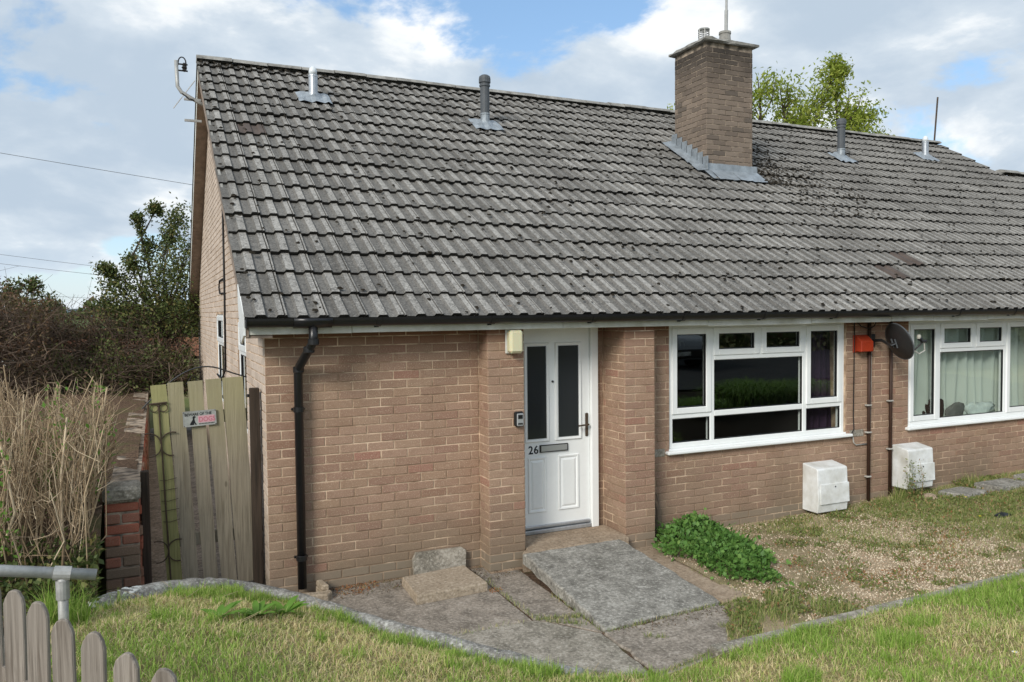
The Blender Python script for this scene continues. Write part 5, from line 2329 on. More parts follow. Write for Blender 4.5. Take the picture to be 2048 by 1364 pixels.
# long dry stalks on the lawn
n = 260
X = rg.uniform(-1.2, 6.5, n)
Y = kerb_y(X) - rg.rand(n) * 1.6 - .05
A = np.stack([X, Y, lawn_h(X, Y) + .015], 1)
B = A + np.stack([rg.normal(size=n) * .09, rg.normal(size=n) * .09, rg.rand(n) * .07], 1)
V, F = sticks(A, B, .0024, .0014, rg, 3, .08)
np_mesh('dry_stalks', V, F, 'straw', None, kind='stuff', label='pale dry grass stalks lying over the lawn', cat='grass')

# gravel bed: pebbles and weeds
n = 30000
X = rg.uniform(3.32, 6.9, n)
Y = rg.uniform(-2.27, -.03, n)
k = (field(X, Y, 1.1, 5) + .5 * rg.normal(size=n) > -.25) & (rg.rand(n) < np.clip((6.9 - X) / 1.4, 0, 1)) & (Y > -2.28)
X, Y = X[k], Y[k]
n = len(X)
C = np.stack([X, Y, bed_h(X, Y) + .002], 1)
r_ = rg.uniform(.003, .010, n)[:, None]
ax_ = unit(rg.normal(size=(n, 3)))
b1 = unit(np.cross(ax_, rg.normal(size=(n, 3))))
b2 = np.cross(ax_, b1)
O = [C + ax_ * r_ * 1.3, C - ax_ * r_ * 1.3, C + b1 * r_, C - b1 * r_, C + b2 * r_ * .7, C - b2 * r_ * .7]
V = np.stack(O, 1).reshape(-1, 3)
kk = np.arange(n)[:, None] * 6
F = np.concatenate([kk + np.array([t_]) for t_ in ((0, 2, 4), (0, 4, 3), (0, 3, 5), (0, 5, 2), (1, 4, 2), (1, 3, 4), (1, 5, 3), (1, 2, 5))])
np_mesh('gravel', V, F, 'pebble', None, kind='stuff', label='pale gravel thinly spread over the bed below the window', cat='gravel')


def weed_patch(cx, cy, r, n, size, hf, flat=.5):
    a = rg.rand(n) * 6.28
    q = r * np.sqrt(rg.rand(n))
    x, y = cx + q * np.cos(a), cy + q * np.sin(a)
    z = hf(x, y) + rg.rand(n) * size * flat
    Pp = np.stack([x, y, z], 1)
    return leaves(Pp, size * rg.uniform(.5, 1.3, n), rg, up=.6, aspect=.55)


parts = []
for _ in range(230):
    cx = 3.4 + rg.rand() * 5.5
    cy = -.05 - rg.rand() * 2.2
    if 3.3 < cx < 4.15 and cy > -1.3:
        continue
    parts.append(weed_patch(cx, cy, .05 + rg.rand() * .14, int(25 + rg.rand() * 80), .018 + .012 * rg.rand(), bed_h))
for (cx, cy, r, n, s) in ((4.95, -.55, .16, 260, .028), (4.55, -.75, .16, 260, .026), (5.6, -.33, .12, 240, .03), (3.55, -1.75, .18, 420, .03), (3.35, -1.95, .16, 380, .034), (3.75, -2.05, .15, 300, .028),
                          (5.2, -1.2, .25, 300, .024), (6.5, -.5, .35, 700, .03), (7.0, -.75, .4, 900, .03), (7.6, -.9, .4, 900, .03), (8.4, -.8, .5, 900, .03), (6.2, -1.2, .3, 500, .028),
                          (3.02, -1.86, .12, 260, .03), (2.86, -2.08, .12, 260, .028), (3.2, -1.75, .10, 220, .028), (6.9, -.28, .15, 300, .04), (7.9, -.12, .2, 300, .035), (5.85, -.08, .12, 200, .03), (3.5, -.1, .1, 120, .03)):
    parts.append(weed_patch(cx, cy, r, n, s, bed_h, .9))
V, F = merge(parts)
np_mesh('bed_weeds', V, F, 'weed', None, kind='stuff', label='small green weeds spreading through the gravel bed', cat='weeds')
parts = []
for (cx, cy, r, n) in ((4.35, -1.65, .25, 260), (4.8, -1.8, .2, 240), (5.6, -1.55, .25, 260), (5.2, -1.75, .2, 160), (4.1, -1.2, .2, 120), (6.0, -1.3, .2, 160), (.62, -.10, .14, 200), (.75, -.07, .1, 120), (1.63, -.62, .05, 60)):
    parts.append(weed_patch(cx, cy, r, n, .018, (lambda x, y: bed_h(x, y)) if cx > 3 else (lambda x, y: 0 * x + .003)))
V, F = merge(parts)
np_mesh('red_weeds', V, F, 'red_weed', None, kind='stuff', label='low reddish brown weeds in the gravel and by the wall', cat='weeds')
# grass in the bed and behind the edging, to the right
n = 90000
X = rg.uniform(3.3, 11, n)
Y = rg.uniform(-2.3, -.06, n)
k = (field(X, Y, 1.3, 9) + .4 * rg.normal(size=n) + np.clip((X + .55 * (Y + 1) - 5.5) / .9, -1.05, 1.6) > .58)
k &= ~((X < 4.1) & (Y > -1.35))
k &= ~((Y > -.57) & (Y < -.22) & (X > 7.2) & (X < 9.2) & (rg.rand(n) < .93))
A = np.stack([X[k], Y[k], bed_h(X[k], Y[k]) - .003], 1)
A = A[in_view(A)]
n = len(A)
parts = [blades(A, rg.uniform(.02, .065, n), rg.uniform(.003, .005, n), np.clip(rg.normal(.6, .3, n), .1, 1.3), rg)]
for (tx, ty, tr, th, tn) in ((2.98, -1.98, .12, .08, 180), (2.80, -2.15, .12, .07, 160), (3.16, -1.90, .10, .08, 140), (3.42, -1.85, .12, .11, 200), (3.62, -2.12, .14, .11, 240), (3.2, -2.1, .10, .09, 140), (6.75, -.15, .10, .16, 160), (6.45, -.2, .1, .12, 120), (7.95, -.10, .14, .14, 160), (5.75, -.12, .08, .10, 90)):
    a = rg.rand(tn) * 6.28
    r_ = tr * np.sqrt(rg.rand(tn))
    Q = np.stack([tx + r_ * np.cos(a), ty + r_ * np.sin(a), np.zeros(tn)], 1)
    Q[:, 2] = bed_h(Q[:, 0], Q[:, 1])
    parts.append(blades(Q, th * rg.uniform(.5, 1.3, tn), rg.uniform(.003, .005, tn), np.clip(rg.normal(.45, .25, tn), .05, 1.1), rg))
# grass in the path joints
for (x0_, y0_, x1_, y1_, tn) in ((1.66, -.35, 1.67, -1.25, 130), (1.68, -1.27, 1.99, -1.36, 170), (1.72, -1.32, 1.95, -1.5, 110), (2.0, -.9, 2.0, -1.66, 120), (2.0, -1.69, 3.05, -1.62, 240), (.95, -1.27, 1.6, -1.28, 60), (1.2, -1.9, 1.9, -2.38, 260),
                               (2.2, -1.85, 2.32, -1.95, 80), (3.0, -1.66, 3.3, -1.6, 200), (2.95, -1.85, 2.65, -2.2, 260), (2.75, -1.95, 3.2, -2.2, 320), (3.3, -.9, 3.32, -1.6, 150), (1.9, -2.38, 2.7, -2.22, 420)):
    t_ = rg.rand(tn)
    Q = np.stack([x0_ + (x1_ - x0_) * t_ + rg.normal(size=tn) * .012, y0_ + (y1_ - y0_) * t_ + rg.normal(size=tn) * .012, np.full(tn, -.005)], 1)
    parts.append(blades(Q, rg.uniform(.02, .06, tn), rg.uniform(.0025, .0045, tn), np.clip(rg.normal(.6, .3, tn), .05, 1.3), rg))
V, F = merge(parts)
np_mesh('bed_grass', V, F, 'bed_grass', None, kind='stuff', label='rough grass growing in the bed and the path joints', cat='grass')
# brown litter at the foot of the wall
n = 900
t_ = rg.rand(n)
X = np.where(t_ < .45, .45 + rg.rand(n) * .6, np.where(t_ < .65, 1.62 + rg.rand(n) * .4, 2.0 + rg.rand(n) * 1.0))
Y = np.where(t_ < .45, -.03 - rg.rand(n) ** 2 * .28, np.where(t_ < .65, -.02 - rg.rand(n) * .35, -1.7 + rg.normal(size=n) * .06))
P = np.stack([X, Y, .004 + rg.rand(n) * .008], 1)
V, F = leaves(P, rg.uniform(.006, .018, n), rg, up=0, aspect=.7)
np_mesh('leaf_litter', V, F, 'bramble_leaf', None, kind='stuff', label='brown leaf litter blown against the foot of the wall', cat='litter')

# lemon balm like plant by the right pillar
pl = thing('leafy_plant', (3.7, -.6, 0), 'dense bright green leafy plant sprawling from the wall beside the ramp', 'plant')
n = 5200
a = rg.rand(n) * 6.28
q = np.sqrt(rg.rand(n))
cx = 3.72 + (.10) * 0
q = q * (1 + np.clip(rg.normal(size=n), 0, 3) * .10)
q = q * (1 + .16 * np.sin(3 * a + 1) + .10 * np.sin(7 * a))
X = 3.71 + q * np.cos(a) * .37
Y = -.70 + q * np.sin(a) * .66
X = X + .12 * np.where(Y < -.6, -(Y + .6), 0) * 0 + .35 * np.clip(Y + .45, 0, .3)
top = .8 * np.clip(.10 + .27 * np.clip((Y + .85) / .7, 0, 1) ** 1.6, 0, .34) * np.sqrt(np.clip(1.06 - q ** 2, .05, 1)) * (1 + .38 * field(X, Y, 5, 8)) + rg.exponential(.018, len(X))
k = (Y < -.04) & ~((X < 3.46) & (Y > -.22))
X, Y, top = X[k], Y[k], top[k]
n = len(X)
Z = .02 + top * (1 - rg.rand(n) ** 2.2 * .5)
P = np.stack([X, Y, Z], 1)
out = unit(np.stack([X - 3.74, Y + .66, np.full(n, .25)], 1) + rg.normal(size=(n, 3)) * .55)
V, F = leaves(P, rg.uniform(.015, .06, n), rg, dirs=out, aspect=.75, fold=.35)
np_mesh('leaf', V, F, 'balm', pl, kind='stuff')
ns = 120
A = np.stack([3.74 + rg.normal(size=ns) * .12, -.62 + rg.normal(size=ns) * .2, np.zeros(ns)], 1)
B = A + np.stack([rg.normal(size=ns) * .16, rg.normal(size=ns) * .2, rg.uniform(.08, .25, ns)], 1)
V, F = sticks(A, B, .003, .002, rg, 4, .05)
np_mesh('stem', V, F, 'balm', pl)
m = MB()
for k in range(5):
    x = 3.50 + k * .02
    m.tube([(x, -.05, 0), (x + .01, -.06, .3), (x + .02 * RNG.normal(), -.05, .42 + .06 * RNG.rand())], .006, 5)
m.build('dead_stalk', 'twig_dark', pl)

# dock plant on the lawn
dk = thing('dock_plant', (-.24, -1.34, .42), 'broad leaved bright green dock plant on the left lawn', 'plant')
for (cx, cy, cnt) in ((-.24, -1.34, 19), (-.46, -1.45, 9), (-.06, -1.20, 9)):
    z0_ = float(lawn_h(cx, cy))
    for k in range(cnt):
        a = k * 2.4 + RNG.rand() * .5
        L = .08 + RNG.rand() * .08
        wd = L * .17
        el = .5 + RNG.rand() * .5
        m = MB()
        nseg = 6
        for i in range(nseg + 1):
            f_ = i / nseg
            r_ = L * f_
            zz = z0_ + .0 + L * el * (f_ - .45 * f_ * f_)
            ww = wd * math.sin(math.pi * (.06 + .90 * f_)) * (1 + .12 * math.sin(i * 3.1))
            c_, s_ = math.cos(a), math.sin(a)
            m.v += [(cx + r_ * c_ - ww * s_, cy + r_ * s_ + ww * c_, zz + ww * .3), (cx + r_ * c_, cy + r_ * s_, zz), (cx + r_ * c_ + ww * s_, cy + r_ * s_ - ww * c_, zz + ww * .3)]
        for i in range(nseg):
            b = i * 3
            m.face((b, b + 3, b + 4, b + 1))
            m.face((b + 1, b + 4, b + 5, b + 2))
        m.build('leaf', 'dock', dk, smooth=True)


def flower(name, x, y, z, r, petal_m, label, petals=12):
    t = thing(name, (x, y, z - .03), label, 'flower', 'lawn flowers')
    m = MB()
    for k in range(petals):
        a = 2 * math.pi * k / petals
        c_, s_ = math.cos(a), math.sin(a)
        m.add([(x + c_ * r * .25 - s_ * r * .13, y + s_ * r * .25 + c_ * r * .13, z), (x + c_ * r * .25 + s_ * r * .13, y + s_ * r * .25 - c_ * r * .13, z),
               (x + c_ * r + s_ * r * .12, y + s_ * r - c_ * r * .12, z + .002), (x + c_ * r - s_ * r * .12, y + s_ * r + c_ * r * .12, z + .002)], [(0, 1, 2, 3)])
    m.build('petals', petal_m, t)
    m = MB()
    m.lathe([(r * .32, 0), (r * .3, .003), (.001, .005)], (x, y, z), 8)
    m.build('centre', 'yellow', t)
    m = MB()
    m.tube([(x, y, z - .045), (x, y, z)], .001, 4)
    m.build('stem', 'dock', t)


for (x, y, lab) in ((3.60, -3.58, 'lowest white daisy of the three at bottom right'), (3.68, -3.50, 'right-hand white daisy of the three at bottom right'), (3.57, -3.47, 'left-hand white daisy of the three at bottom right')):
    flower('daisy', x, y, float(lawn_h(x, y)) + .045, .014, 'daisy', lab)
for (x, y, lab) in ((7.15, -.62, 'yellow dandelion in the grass below the paving stones'), (6.62, -1.15, 'yellow dandelion right of the gravel bed')):
    flower('dandelion', x, y, float(bed_h(x, y)) + .06, .014, 'yellow', lab, 16)

# coppiced shrub at the left: cut tan stems with a few fresh leaves
sh = thing('cut_back_shrub', (-1.5, .2, .5), 'bare tan shrub cut back to upright stems behind the handrail', 'shrub')
ns = 520
A = np.stack([rg.uniform(-2.4, -1.17, ns), rg.uniform(-.65, 1.0, ns), np.zeros(ns)], 1)
A[:, 2] = terrace_h(A[:, 0], A[:, 1]) - .02
Ht = rg.uniform(.45, .95, ns) * (1 + .10 * field(A[:, 0], A[:, 1], 2, 3)) - .25 * np.clip((A[:, 1]) / 1.0, 0, 1)
B = A + np.stack([np.minimum(rg.normal(size=ns) * .09 + (A[:, 0] + 1.7) * .16, -1.07 - A[:, 0]), rg.normal(size=ns) * .10 - .08, Ht], 1)
r0_ = rg.uniform(.0025, .006, ns)
big = rg.rand(ns) < .16
r0_ = np.where(big, r0_ * 2.0, r0_)
p1_ = sticks(A, B, r0_, r0_ * .7, rg, 5, .075)
nt = 5200
idx = rg.randint(0, ns, nt)
f_ = rg.uniform(.25, 1, nt)[:, None]
A2 = A[idx] * (1 - f_) + B[idx] * f_
B2 = A2 + np.stack([rg.normal(size=nt) * .085, rg.normal(size=nt) * .08, rg.normal(.13, .07, nt)], 1)
B2[:, 2] = np.minimum(B2[:, 2], 1.80)
p2_ = sticks(A2, B2, rg.uniform(.0013, .003, nt), .001, rg, 3, .12)
V, F = merge([p1_, p2_])
np_mesh('stems', V, F, 'twig_tan', sh, kind='stuff')
n = 3000
cl = rg.randint(0, ns, 45)
idx = cl[rg.randint(0, 45, n)]
f_ = np.repeat(rg.uniform(.2, 1, 45), 1)[rg.randint(0, 45, n)][:, None]
P = A[idx] * (1 - f_) + B[idx] * f_ + rg.normal(size=(n, 3)) * .045
V, F = leaves(P, rg.uniform(.02, .05, n), rg, aspect=.5)
np_mesh('leaf', V, F, 'dock', sh, kind='stuff')
# bramble growth at its foot
n = 2600
P = np.stack([rg.uniform(-2.2, -1.12, n), rg.uniform(-.92, -.45, n), np.zeros(n)], 1)
P[:, 2] = terrace_h(P[:, 0], P[:, 1]) + rg.rand(n) ** 2 * .22
V, F = leaves(P, rg.uniform(.025, .06, n), rg, aspect=.6)
np_mesh('ground_cover', V, F, 'tree_leaf_dark', None, kind='stuff', label='low dark green leaves around the foot of the cut shrub', cat='ground cover')


# hedge of brambles behind, trees
def tangle(name, label, cat, xr, yr, zr0, ztop, n_leaf, n_twig, leafm, seed, size=.07, twm='twig_dark'):
    r = np.random.RandomState(seed)
    t = thing(name, ((xr[0] + xr[1]) / 2, (yr[0] + yr[1]) / 2, zr0), label, cat)
    X = r.uniform(xr[0], xr[1], n_leaf)
    Yv = r.uniform(yr[0], yr[1], n_leaf)
    tz = ztop(X, Yv)
    Zv = zr0 + (tz - zr0) * np.power(r.rand(n_leaf), .8)
    c = unit(r.normal(size=(n_leaf, 3)))
    P_ = np.stack([X, Yv, Zv], 1) + c * .06
    V, F = leaves(P_, size * r.uniform(.5, 1.3, n_leaf), r, aspect=.6)
    np_mesh('foliage', V, F, leafm, t, kind='stuff')
    X = r.uniform(xr[0], xr[1], n_twig)
    Yv = r.uniform(yr[0], yr[1], n_twig)
    tz = ztop(X, Yv)
    A_ = np.stack([X, Yv, zr0 + (tz - zr0) * r.rand(n_twig) * .8], 1)
    B_ = A_ + np.stack([r.normal(size=n_twig) * .35, r.normal(size=n_twig) * .25, r.normal(size=n_twig) * .3 + .15], 1)
    B_[:, 2] = np.maximum(B_[:, 2], zr0)
    V, F = sticks(A_, B_, r.uniform(.003, .009, n_twig), .002, r, 3, .12)
    np_mesh('twigs', V, F, twm, t, kind='stuff')
    return t


tangle('bramble_thicket', 'tall brown and green bramble thicket at the far left', 'hedge', (-5.5, -2.35), (8.2, 10.5), .8,
       lambda x, y: 2.35 + .55 * np.exp(-((x + 3.6) / .75) ** 2) + .30 * field(x, y, 1.8, 4) * .6, 19000, 5200, 'bramble_leaf', 21, .055)
tangle('hedge', 'dark tangled hedge between the thicket and the house', 'hedge', (-2.5, -.15), (8.6, 10.6), .75,
       lambda x, y: 1.58 + .22 * field(x, y, 2.6, 6), 15000, 2600, 'hedge_leaf', 22, .055)
tangle('bare_hedge', 'sparse reddish twigs standing above the dark hedge', 'hedge', (-2.6, -.3), (9.3, 10.0), 1.5,
       lambda x, y: 2.22 + .26 * field(x, y, 3.0, 7), 3600, 800, 'bramble_leaf', 23, .05)


def tree(name, label, base, trunk_h, trunk_r, blobs, per, size, leafm, seed, spread=.5, aspect=.5, sub=9):
    r = np.random.RandomState(seed)
    t = thing(name, base, label, 'tree')
    base = np.array(base, float)
    fork = base + np.array([0, 0, trunk_h])
    m = MB()
    m.tube([tuple(base), tuple(base + np.array([.06, 0, trunk_h * .5])), tuple(fork)], [trunk_r, trunk_r * .85, trunk_r * .7], 8)
    m.build('trunk', 'bark', t, smooth=True)
    mbr = MB()
    LP, LS_ = [], []
    for (bx_, by_, bz_, br) in blobs:
        c = np.array([bx_, by_, bz_])
        mid = (fork + c) / 2 + r.normal(size=3) * .12 * np.linalg.norm(c - fork) * np.array([1, 1, .5])
        tr = trunk_r * (.28 + .12 * r.rand())
        mbr.tube([tuple(fork - np.array([0, 0, .1 * trunk_h])), tuple(mid), tuple(c), tuple(c + np.array([r.normal() * .1, 0, br * .7]))], [tr, tr * .7, tr * .4, tr * .12], 6)
        for k in range(sub):
            d = unit(r.normal(size=3) + np.array([0, 0, .25]))
            L = br * (.45 + .55 * r.rand())
            e = c + d * L
            s0 = c * .6 + mid * .4 if r.rand() < .4 else c
            mbr.tube([tuple(s0), tuple((s0 + e) / 2 + r.normal(size=3) * .1 * L), tuple(e)], [tr * .28, tr * .2, tr * .06], 4)
            nl = int(per / sub)
            f_ = np.power(r.rand(nl), .6)[:, None]
            pts = s0 * (1 - f_) + e * f_ + r.normal(size=(nl, 3)) * br * .16 * spread * 2
            LP.append(pts)
    m = mbr.build('branches', 'bark', t)
    P_ = np.concatenate(LP)
    V, F = leaves(P_, size * r.uniform(.6, 1.35, len(P_)), r, up=-.1, aspect=aspect)
    np_mesh('crown', V, F, leafm, t, kind='stuff')
    return t


ty = 9.6
tree('hawthorn_tree', 'dark straggly tree rising beside the gable behind the hedge', (-.62, ty, .8), 1.3, .07,
     [(-.38, ty, 3.95, .30), (-.22, ty - .3, 3.35, .45), (-.60, ty, 3.05, .45), (-1.0, ty, 2.65, .42), (-1.42, ty + .1, 2.80, .30), (-.70, ty - .2, 2.45, .55), (-.25, ty, 2.65, .5), (-1.2, ty, 2.2, .45),
      (-.10, ty, 2.0, .5), (-.85, ty + .2, 3.45, .22), (-1.0, ty, 3.95, .12), (-.70, ty, 4.12, .14), (-1.48, ty, 2.4, .3), (-.45, ty - .3, 2.2, .55), (-.85, ty - .2, 2.0, .5), (-.3, ty - .2, 3.0, .4), (-1.58, ty, 3.05, .16), (-1.15, ty, 3.15, .18), (-.5, ty, 3.6, .2)],
     720, .062, 'tree_leaf_dark', 31, 1.0, .5, 14)
tree('hedgerow_tree', 'rounded brown green bush top at the far left edge', (-3.4, 10.4, .8), 1.1, .06,
     [(-3.5, 10.4, 2.6, .5), (-3.1, 10.3, 2.55, .4), (-2.75, 10.3, 2.75, .22), (-3.9, 10.5, 2.5, .5), (-2.55, 10.3, 2.45, .3)], 420, .075, 'hedge_leaf', 33)
ty = 18.0
tree('walnut_tree', 'lime green spring tree rising behind the roof and chimney', (23.2, ty, -.1), 6.0, .28,
     [(21.0, ty, 10.5, 1.0), (20.3, ty + .5, 9.6, 1.1), (22.2, ty, 10.1, 1.2), (22.0, ty - .4, 9.0, 1.3), (23.3, ty, 9.3, 1.2), (24.0, ty + .3, 10.3, 1.15), (24.7, ty, 11.4, .95), (25.0, ty, 12.0, .55), (25.7, ty, 10.4, 1.1),
      (26.6, ty, 10.1, .8), (25.4, ty - .4, 9.2, 1.2), (27.3, ty, 9.2, .7), (26.6, ty, 8.7, .9), (24.4, ty, 8.4, 1.3), (18.6, ty, 9.3, .9), (17.3, ty, 9.2, .75), (19.3, ty, 8.6, 1.2), (28.0, ty, 8.9, .4)],
     1000, .17, 'tree_leaf_lime', 35, .8, .42)

# far hedgerows beyond the fields
r = np.random.RandomState(44)
n = 9000
X = r.uniform(-45, 25, n)
hh = 1.6 + .9 * np.sin(X * .9) * np.sin(X * .23 + 1) + .6 * np.sin(X * 2.3)
P = np.stack([X, 64 + r.rand(n) * 2.5, .2 + r.rand(n) * np.maximum(hh, .7)], 1)
V, F = leaves(P, r.uniform(.25, .6, n), r, aspect=.8)
np_mesh('far_hedgerow', V, F, 'tree_leaf_dark', None, kind='stuff', label='distant dark hedgerow at the far side of the red field', cat='hedge')
n = 9000
X = r.uniform(-150, 70, n)
hh = 4.2 + 2.2 * np.sin(X * .21) * np.sin(X * .07 + 1) + 1.4 * np.sin(X * .63)
P = np.stack([X, 250 + r.rand(n) * 8, 1 + r.rand(n) * np.maximum(hh, 1.5)], 1)
V, F = leaves(P, r.uniform(.9, 2.0, n), r, aspect=.8)
np_mesh('far_woodland', V, F, 'hedge_leaf', None, kind='stuff', label='line of woodland on the far horizon at left', cat='trees')
m = MB()
m.box((-20, 36.5, -.1), (-1.2, 36.58, .16))
m.build('far_fence_rail', 'white_paint', None, label='pale low rail at the near edge of the red field', cat='fence')

# moss on the roof
def moss(parent, pts, seed):
    r = np.random.RandomState(seed)
    pts = np.array(pts)
    n = len(pts)
    s_ = r.uniform(.008, .030, n)[:, None]
    nrm = np.array([0, -SN, CS])
    tx = np.array([1., 0, 0])
    tyv = np.array([0, CS, SN])
    ang = r.rand(n)[:, None] * 6.28
    V = []
    for k in range(5):
        a = ang + k * 2 * np.pi / 5
        V.append(pts + (tx * np.cos(a) + tyv * np.sin(a)) * s_ * r.uniform(.6, 1.2, (n, 1)))
    V.append(pts + nrm * s_ * r.uniform(.35, .8, (n, 1)))
    V = np.stack(V, 1).reshape(-1, 3)
    kk = np.arange(n)[:, None] * 6
    F = np.concatenate([kk + np.array([[k, (k + 1) % 5, 5]]) for k in range(5)])
    np_mesh('moss', V, F, 'moss', parent, kind='stuff')


r = np.random.RandomState(50)
def rp(x, s, up=.085):
    return (x, EY + s * CS - up * SN, EZ + s * SN + up * CS)
pts = []
for _ in range(700):
    x = 7.25 + abs(r.normal()) * .55
    s = 3.3 + r.rand() * 2.7
    pts.append(rp(x, s))
for _ in range(260):
    pts.append(rp(7.3 + r.rand() * 1.6, 2.3 + r.rand() * 1.8))
for _ in range(520):
    pts.append(rp(PX + r.rand() * 7, r.rand() * 6.2, .075))
moss(roof2, pts, 51)
pts = []
for _ in range(150):
    pts.append(rp(XV + abs(r.normal()) * 1.2 + .03, 6.1 + r.rand() * .28))
for _ in range(30):
    pts.append(rp(XV + .03 + abs(r.normal()) * .05, r.rand() * 6.3))
for _ in range(520):
    pts.append(rp(XV + .1 + r.rand() * 6.4, r.rand() * 6.2, .075))
moss(roof1, pts, 52)

# ------------------------------------------------------------------ across the way (seen only as reflections in the panes)
def arching(cx, cy, n, sc_, seed, label):
    z0_ = float(lawn_h(np.array(cx), np.array(cy))) + .03
    ag = thing('arching_grass', (cx, cy, z0_), label, 'plant', 'arching grasses in the border')
    r = np.random.RandomState(seed)
    root = np.stack([cx + r.normal(size=n) * .25 * sc_, cy + r.normal(size=n) * .22 * sc_, np.full(n, z0_)], 1)
    a = r.rand(n) * 6.28
    L = r.uniform(.6, 1.25, n) * sc_
    dirh = np.stack([np.cos(a), np.sin(a), np.zeros(n)], 1)
    side = np.stack([-np.sin(a), np.cos(a), np.zeros(n)], 1) * .012
    rows = []
    for f_ in (0, .3, .6, .85, 1.0):
        c = root + dirh * (L * f_ * f_ * .75)[:, None] + np.array([0, 0, 1.]) * (L * (f_ * 1.05 - .75 * f_ ** 2.2))[:, None]
        rows += [c - side * (1 - f_ * .85), c + side * (1 - f_ * .85)]
    V = np.stack(rows, 1).reshape(-1, 3)
    kk = np.arange(n)[:, None] * 10
    F = np.concatenate([kk + np.array([[2 * i, 2 * i + 1, 2 * i + 3, 2 * i + 2]]) for i in range(4)])
    np_mesh('blades', V, F, 'car_grass', ag, kind='stuff')


arching(8.9, -4.6, 1100, .95, 60, 'largest arching grass in the border, mirrored in the dark window')
arching(10.2, -4.4, 800, .85, 61, 'right-hand arching grass in the border outside the picture')
arching(7.5, -4.3, 500, .6, 62, 'small arching grass in the border outside the picture')

tangle('roadside_hedge', 'dark hedge across the road behind the viewer', 'hedge', (4, 34), (-17, -15.5), .5,
       lambda x, y: 2.6 + .25 * field(x, y, .8, 4), 9000, 300, 'hedge_leaf', 71, .3)
m = MB()
m.lathe([(.07, 0), (.085, .03), (.06, .065), (.01, .075)], (6.93, -.36, float(bed_h(6.93, -.36)) - .01), 9)
m.build('stone', 'conc_step', None, label='small buff stone in the grass below the grubby meter box', cat='stone')
m = MB()
for k in range(9):
    a_ = k * .7
    m.v.append((7.0 + .11 * math.cos(a_) + RNG.normal() * .03, -1.13 + .04 * math.sin(a_) + RNG.normal() * .015, float(bed_h(7, -1.1)) + .012 + RNG.rand() * .03))
m.v.append((7.0, -1.13, float(bed_h(7, -1.1)) + .045))
m.v += [(7.0 + .11 * math.cos(k * .7), -1.13 + .045 * math.sin(k * .7), float(bed_h(7, -1.1)) - .01) for k in range(9)]
for k in range(9):
    m.face((k, (k + 1) % 9, 9))
    m.face((10 + k, 10 + (k + 1) % 9, (k + 1) % 9, k))
m.build('black_plastic_scrap', 'black_plastic', None, label='crumpled black plastic scrap lying in grass at the right', cat='scrap')

# tall weeds in front of the second meter box
tw = thing('tall_weed', (6.85, -.27, .08), 'tall thin weed growing up the front of the grubby meter box', 'plant')
r = np.random.RandomState(81)
ns = 9
A = np.stack([6.85 + r.normal(size=ns) * .07, -.27 + r.normal(size=ns) * .03, np.full(ns, .08)], 1)
B = A + np.stack([r.normal(size=ns) * .05, r.normal(size=ns) * .02, r.uniform(.2, .46, ns)], 1)
V, F = sticks(A, B, .003, .0015, r, 4, .05)
np_mesh('stem', V, F, 'weed', tw)
n = 420
ii = r.randint(0, ns, n)
f_ = r.rand(n)[:, None]
V, F = leaves(A[ii] * (1 - f_) + B[ii] * f_ + r.normal(size=(n, 3)) * .015, r.uniform(.015, .035, n), r, aspect=.45)
np_mesh('leaf', V, F, 'weed', tw, kind='stuff')

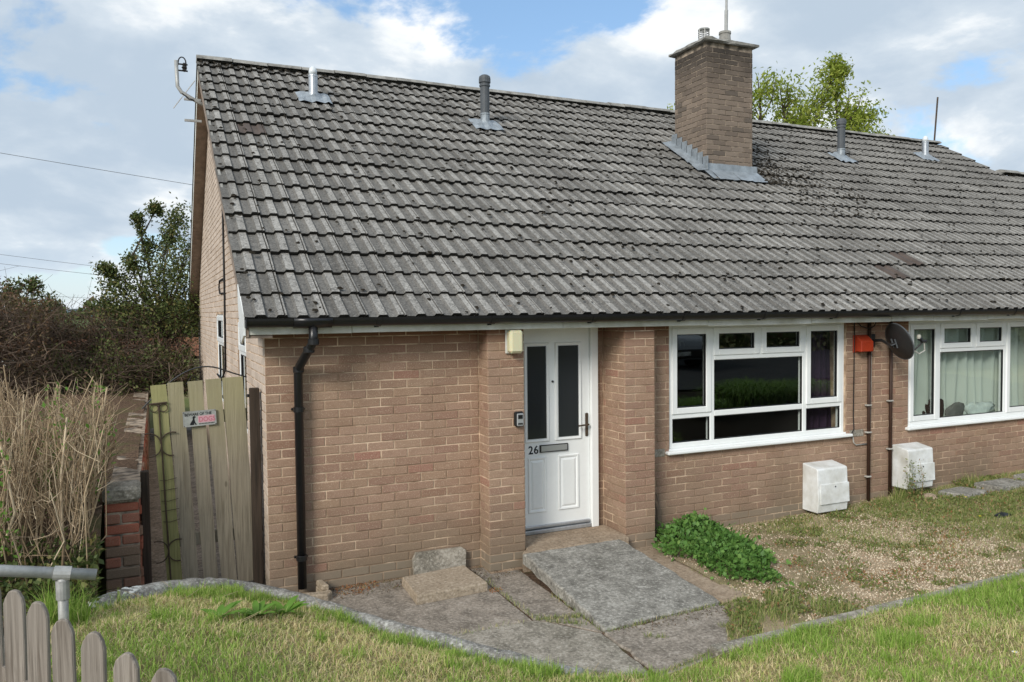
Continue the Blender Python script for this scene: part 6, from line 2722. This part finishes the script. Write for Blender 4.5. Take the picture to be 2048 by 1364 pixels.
# parked car across the road, seen only as a reflection in the left pane
CXC, CYF, CZR = 11.75, -10.2, float(lawn_h(np.array(11.7), np.array(-6.5))) + .07
car = thing('parked_car', (CXC, CYF - 2, CZR), 'grey car parked across the road, mirrored in the left window pane', 'car')
prof = [(0, .25), (.05, .50), (0, .70), (-.12, .80), (-1.0, .93), (-1.7, 1.38), (-2.0, 1.45), (-3.2, 1.42), (-3.9, 1.05), (-4.15, .95), (-4.2, .35), (-4.0, .22)]
m = MB()
m.prism([(CYF + a, CZR + b) for a, b in prof], 'x', CXC - .86, CXC + .86)
o = fix_normals(m.build('body', 'car_paint', car))
bv = o.modifiers.new('bevel', 'BEVEL')
bv.width = .07
bv.segments = 3
m = MB()
m.add([(CXC - .66, CYF - 1.085, CZR + 1.00), (CXC + .66, CYF - 1.085, CZR + 1.00), (CXC + .60, CYF - 1.665, CZR + 1.375), (CXC - .60, CYF - 1.665, CZR + 1.375)], [(0, 1, 2, 3)])
m.build('windscreen', 'glass_obscure', car)
for s_ in (-1, 1):
    m = MB()
    m.prism([(CYF - 1.25, CZR + 1.0), (CYF - 1.75, CZR + 1.32), (CYF - 3.1, CZR + 1.32), (CYF - 3.6, CZR + 1.02)], 'x', CXC + s_ * .855, CXC + s_ * .866)
    m.build('side_window', 'glass_obscure', car)
    m = MB()
    m.box((CXC + s_ * .62 - .17, CYF - .10, CZR + .60), (CXC + s_ * .62 + .17, CYF + .035, CZR + .74), bev=.03)
    m.build('headlight', 'clear_plastic', car)
    for yy in (-.82, -3.4):
        m = MB()
        m.tube([(CXC + s_ * .70, CYF + yy, CZR + .31), (CXC + s_ * .88, CYF + yy, CZR + .31)], .31, 20)
        wl = m.build('wheel', 'tyre', car)
        m = MB()
        m.tube([(CXC + s_ * .86, CYF + yy, CZR + .31), (CXC + s_ * .89, CYF + yy, CZR + .31)], .20, 16)
        m.build('rim', 'silver', wl)
m = MB()
m.box((CXC - .62, CYF - .05, CZR + .30), (CXC + .62, CYF + .055, CZR + .56), bev=.03)
gr = m.build('grille', 'black_plastic', car)
m = MB()
m.box((CXC - .47, CYF + .05, CZR + .375), (CXC + .05, CYF + .065, CZR + .485), bev=.004)
m.build('number_plate', 'white_paint', car)
m = MB()
m.tube([(CXC - .2 + .075 * math.cos(t_), CYF + .012, CZR + .66 + .075 * math.sin(t_)) for t_ in np.linspace(0, 2 * math.pi, 17)], .012, 6)
m.build('emblem', 'silver', car)
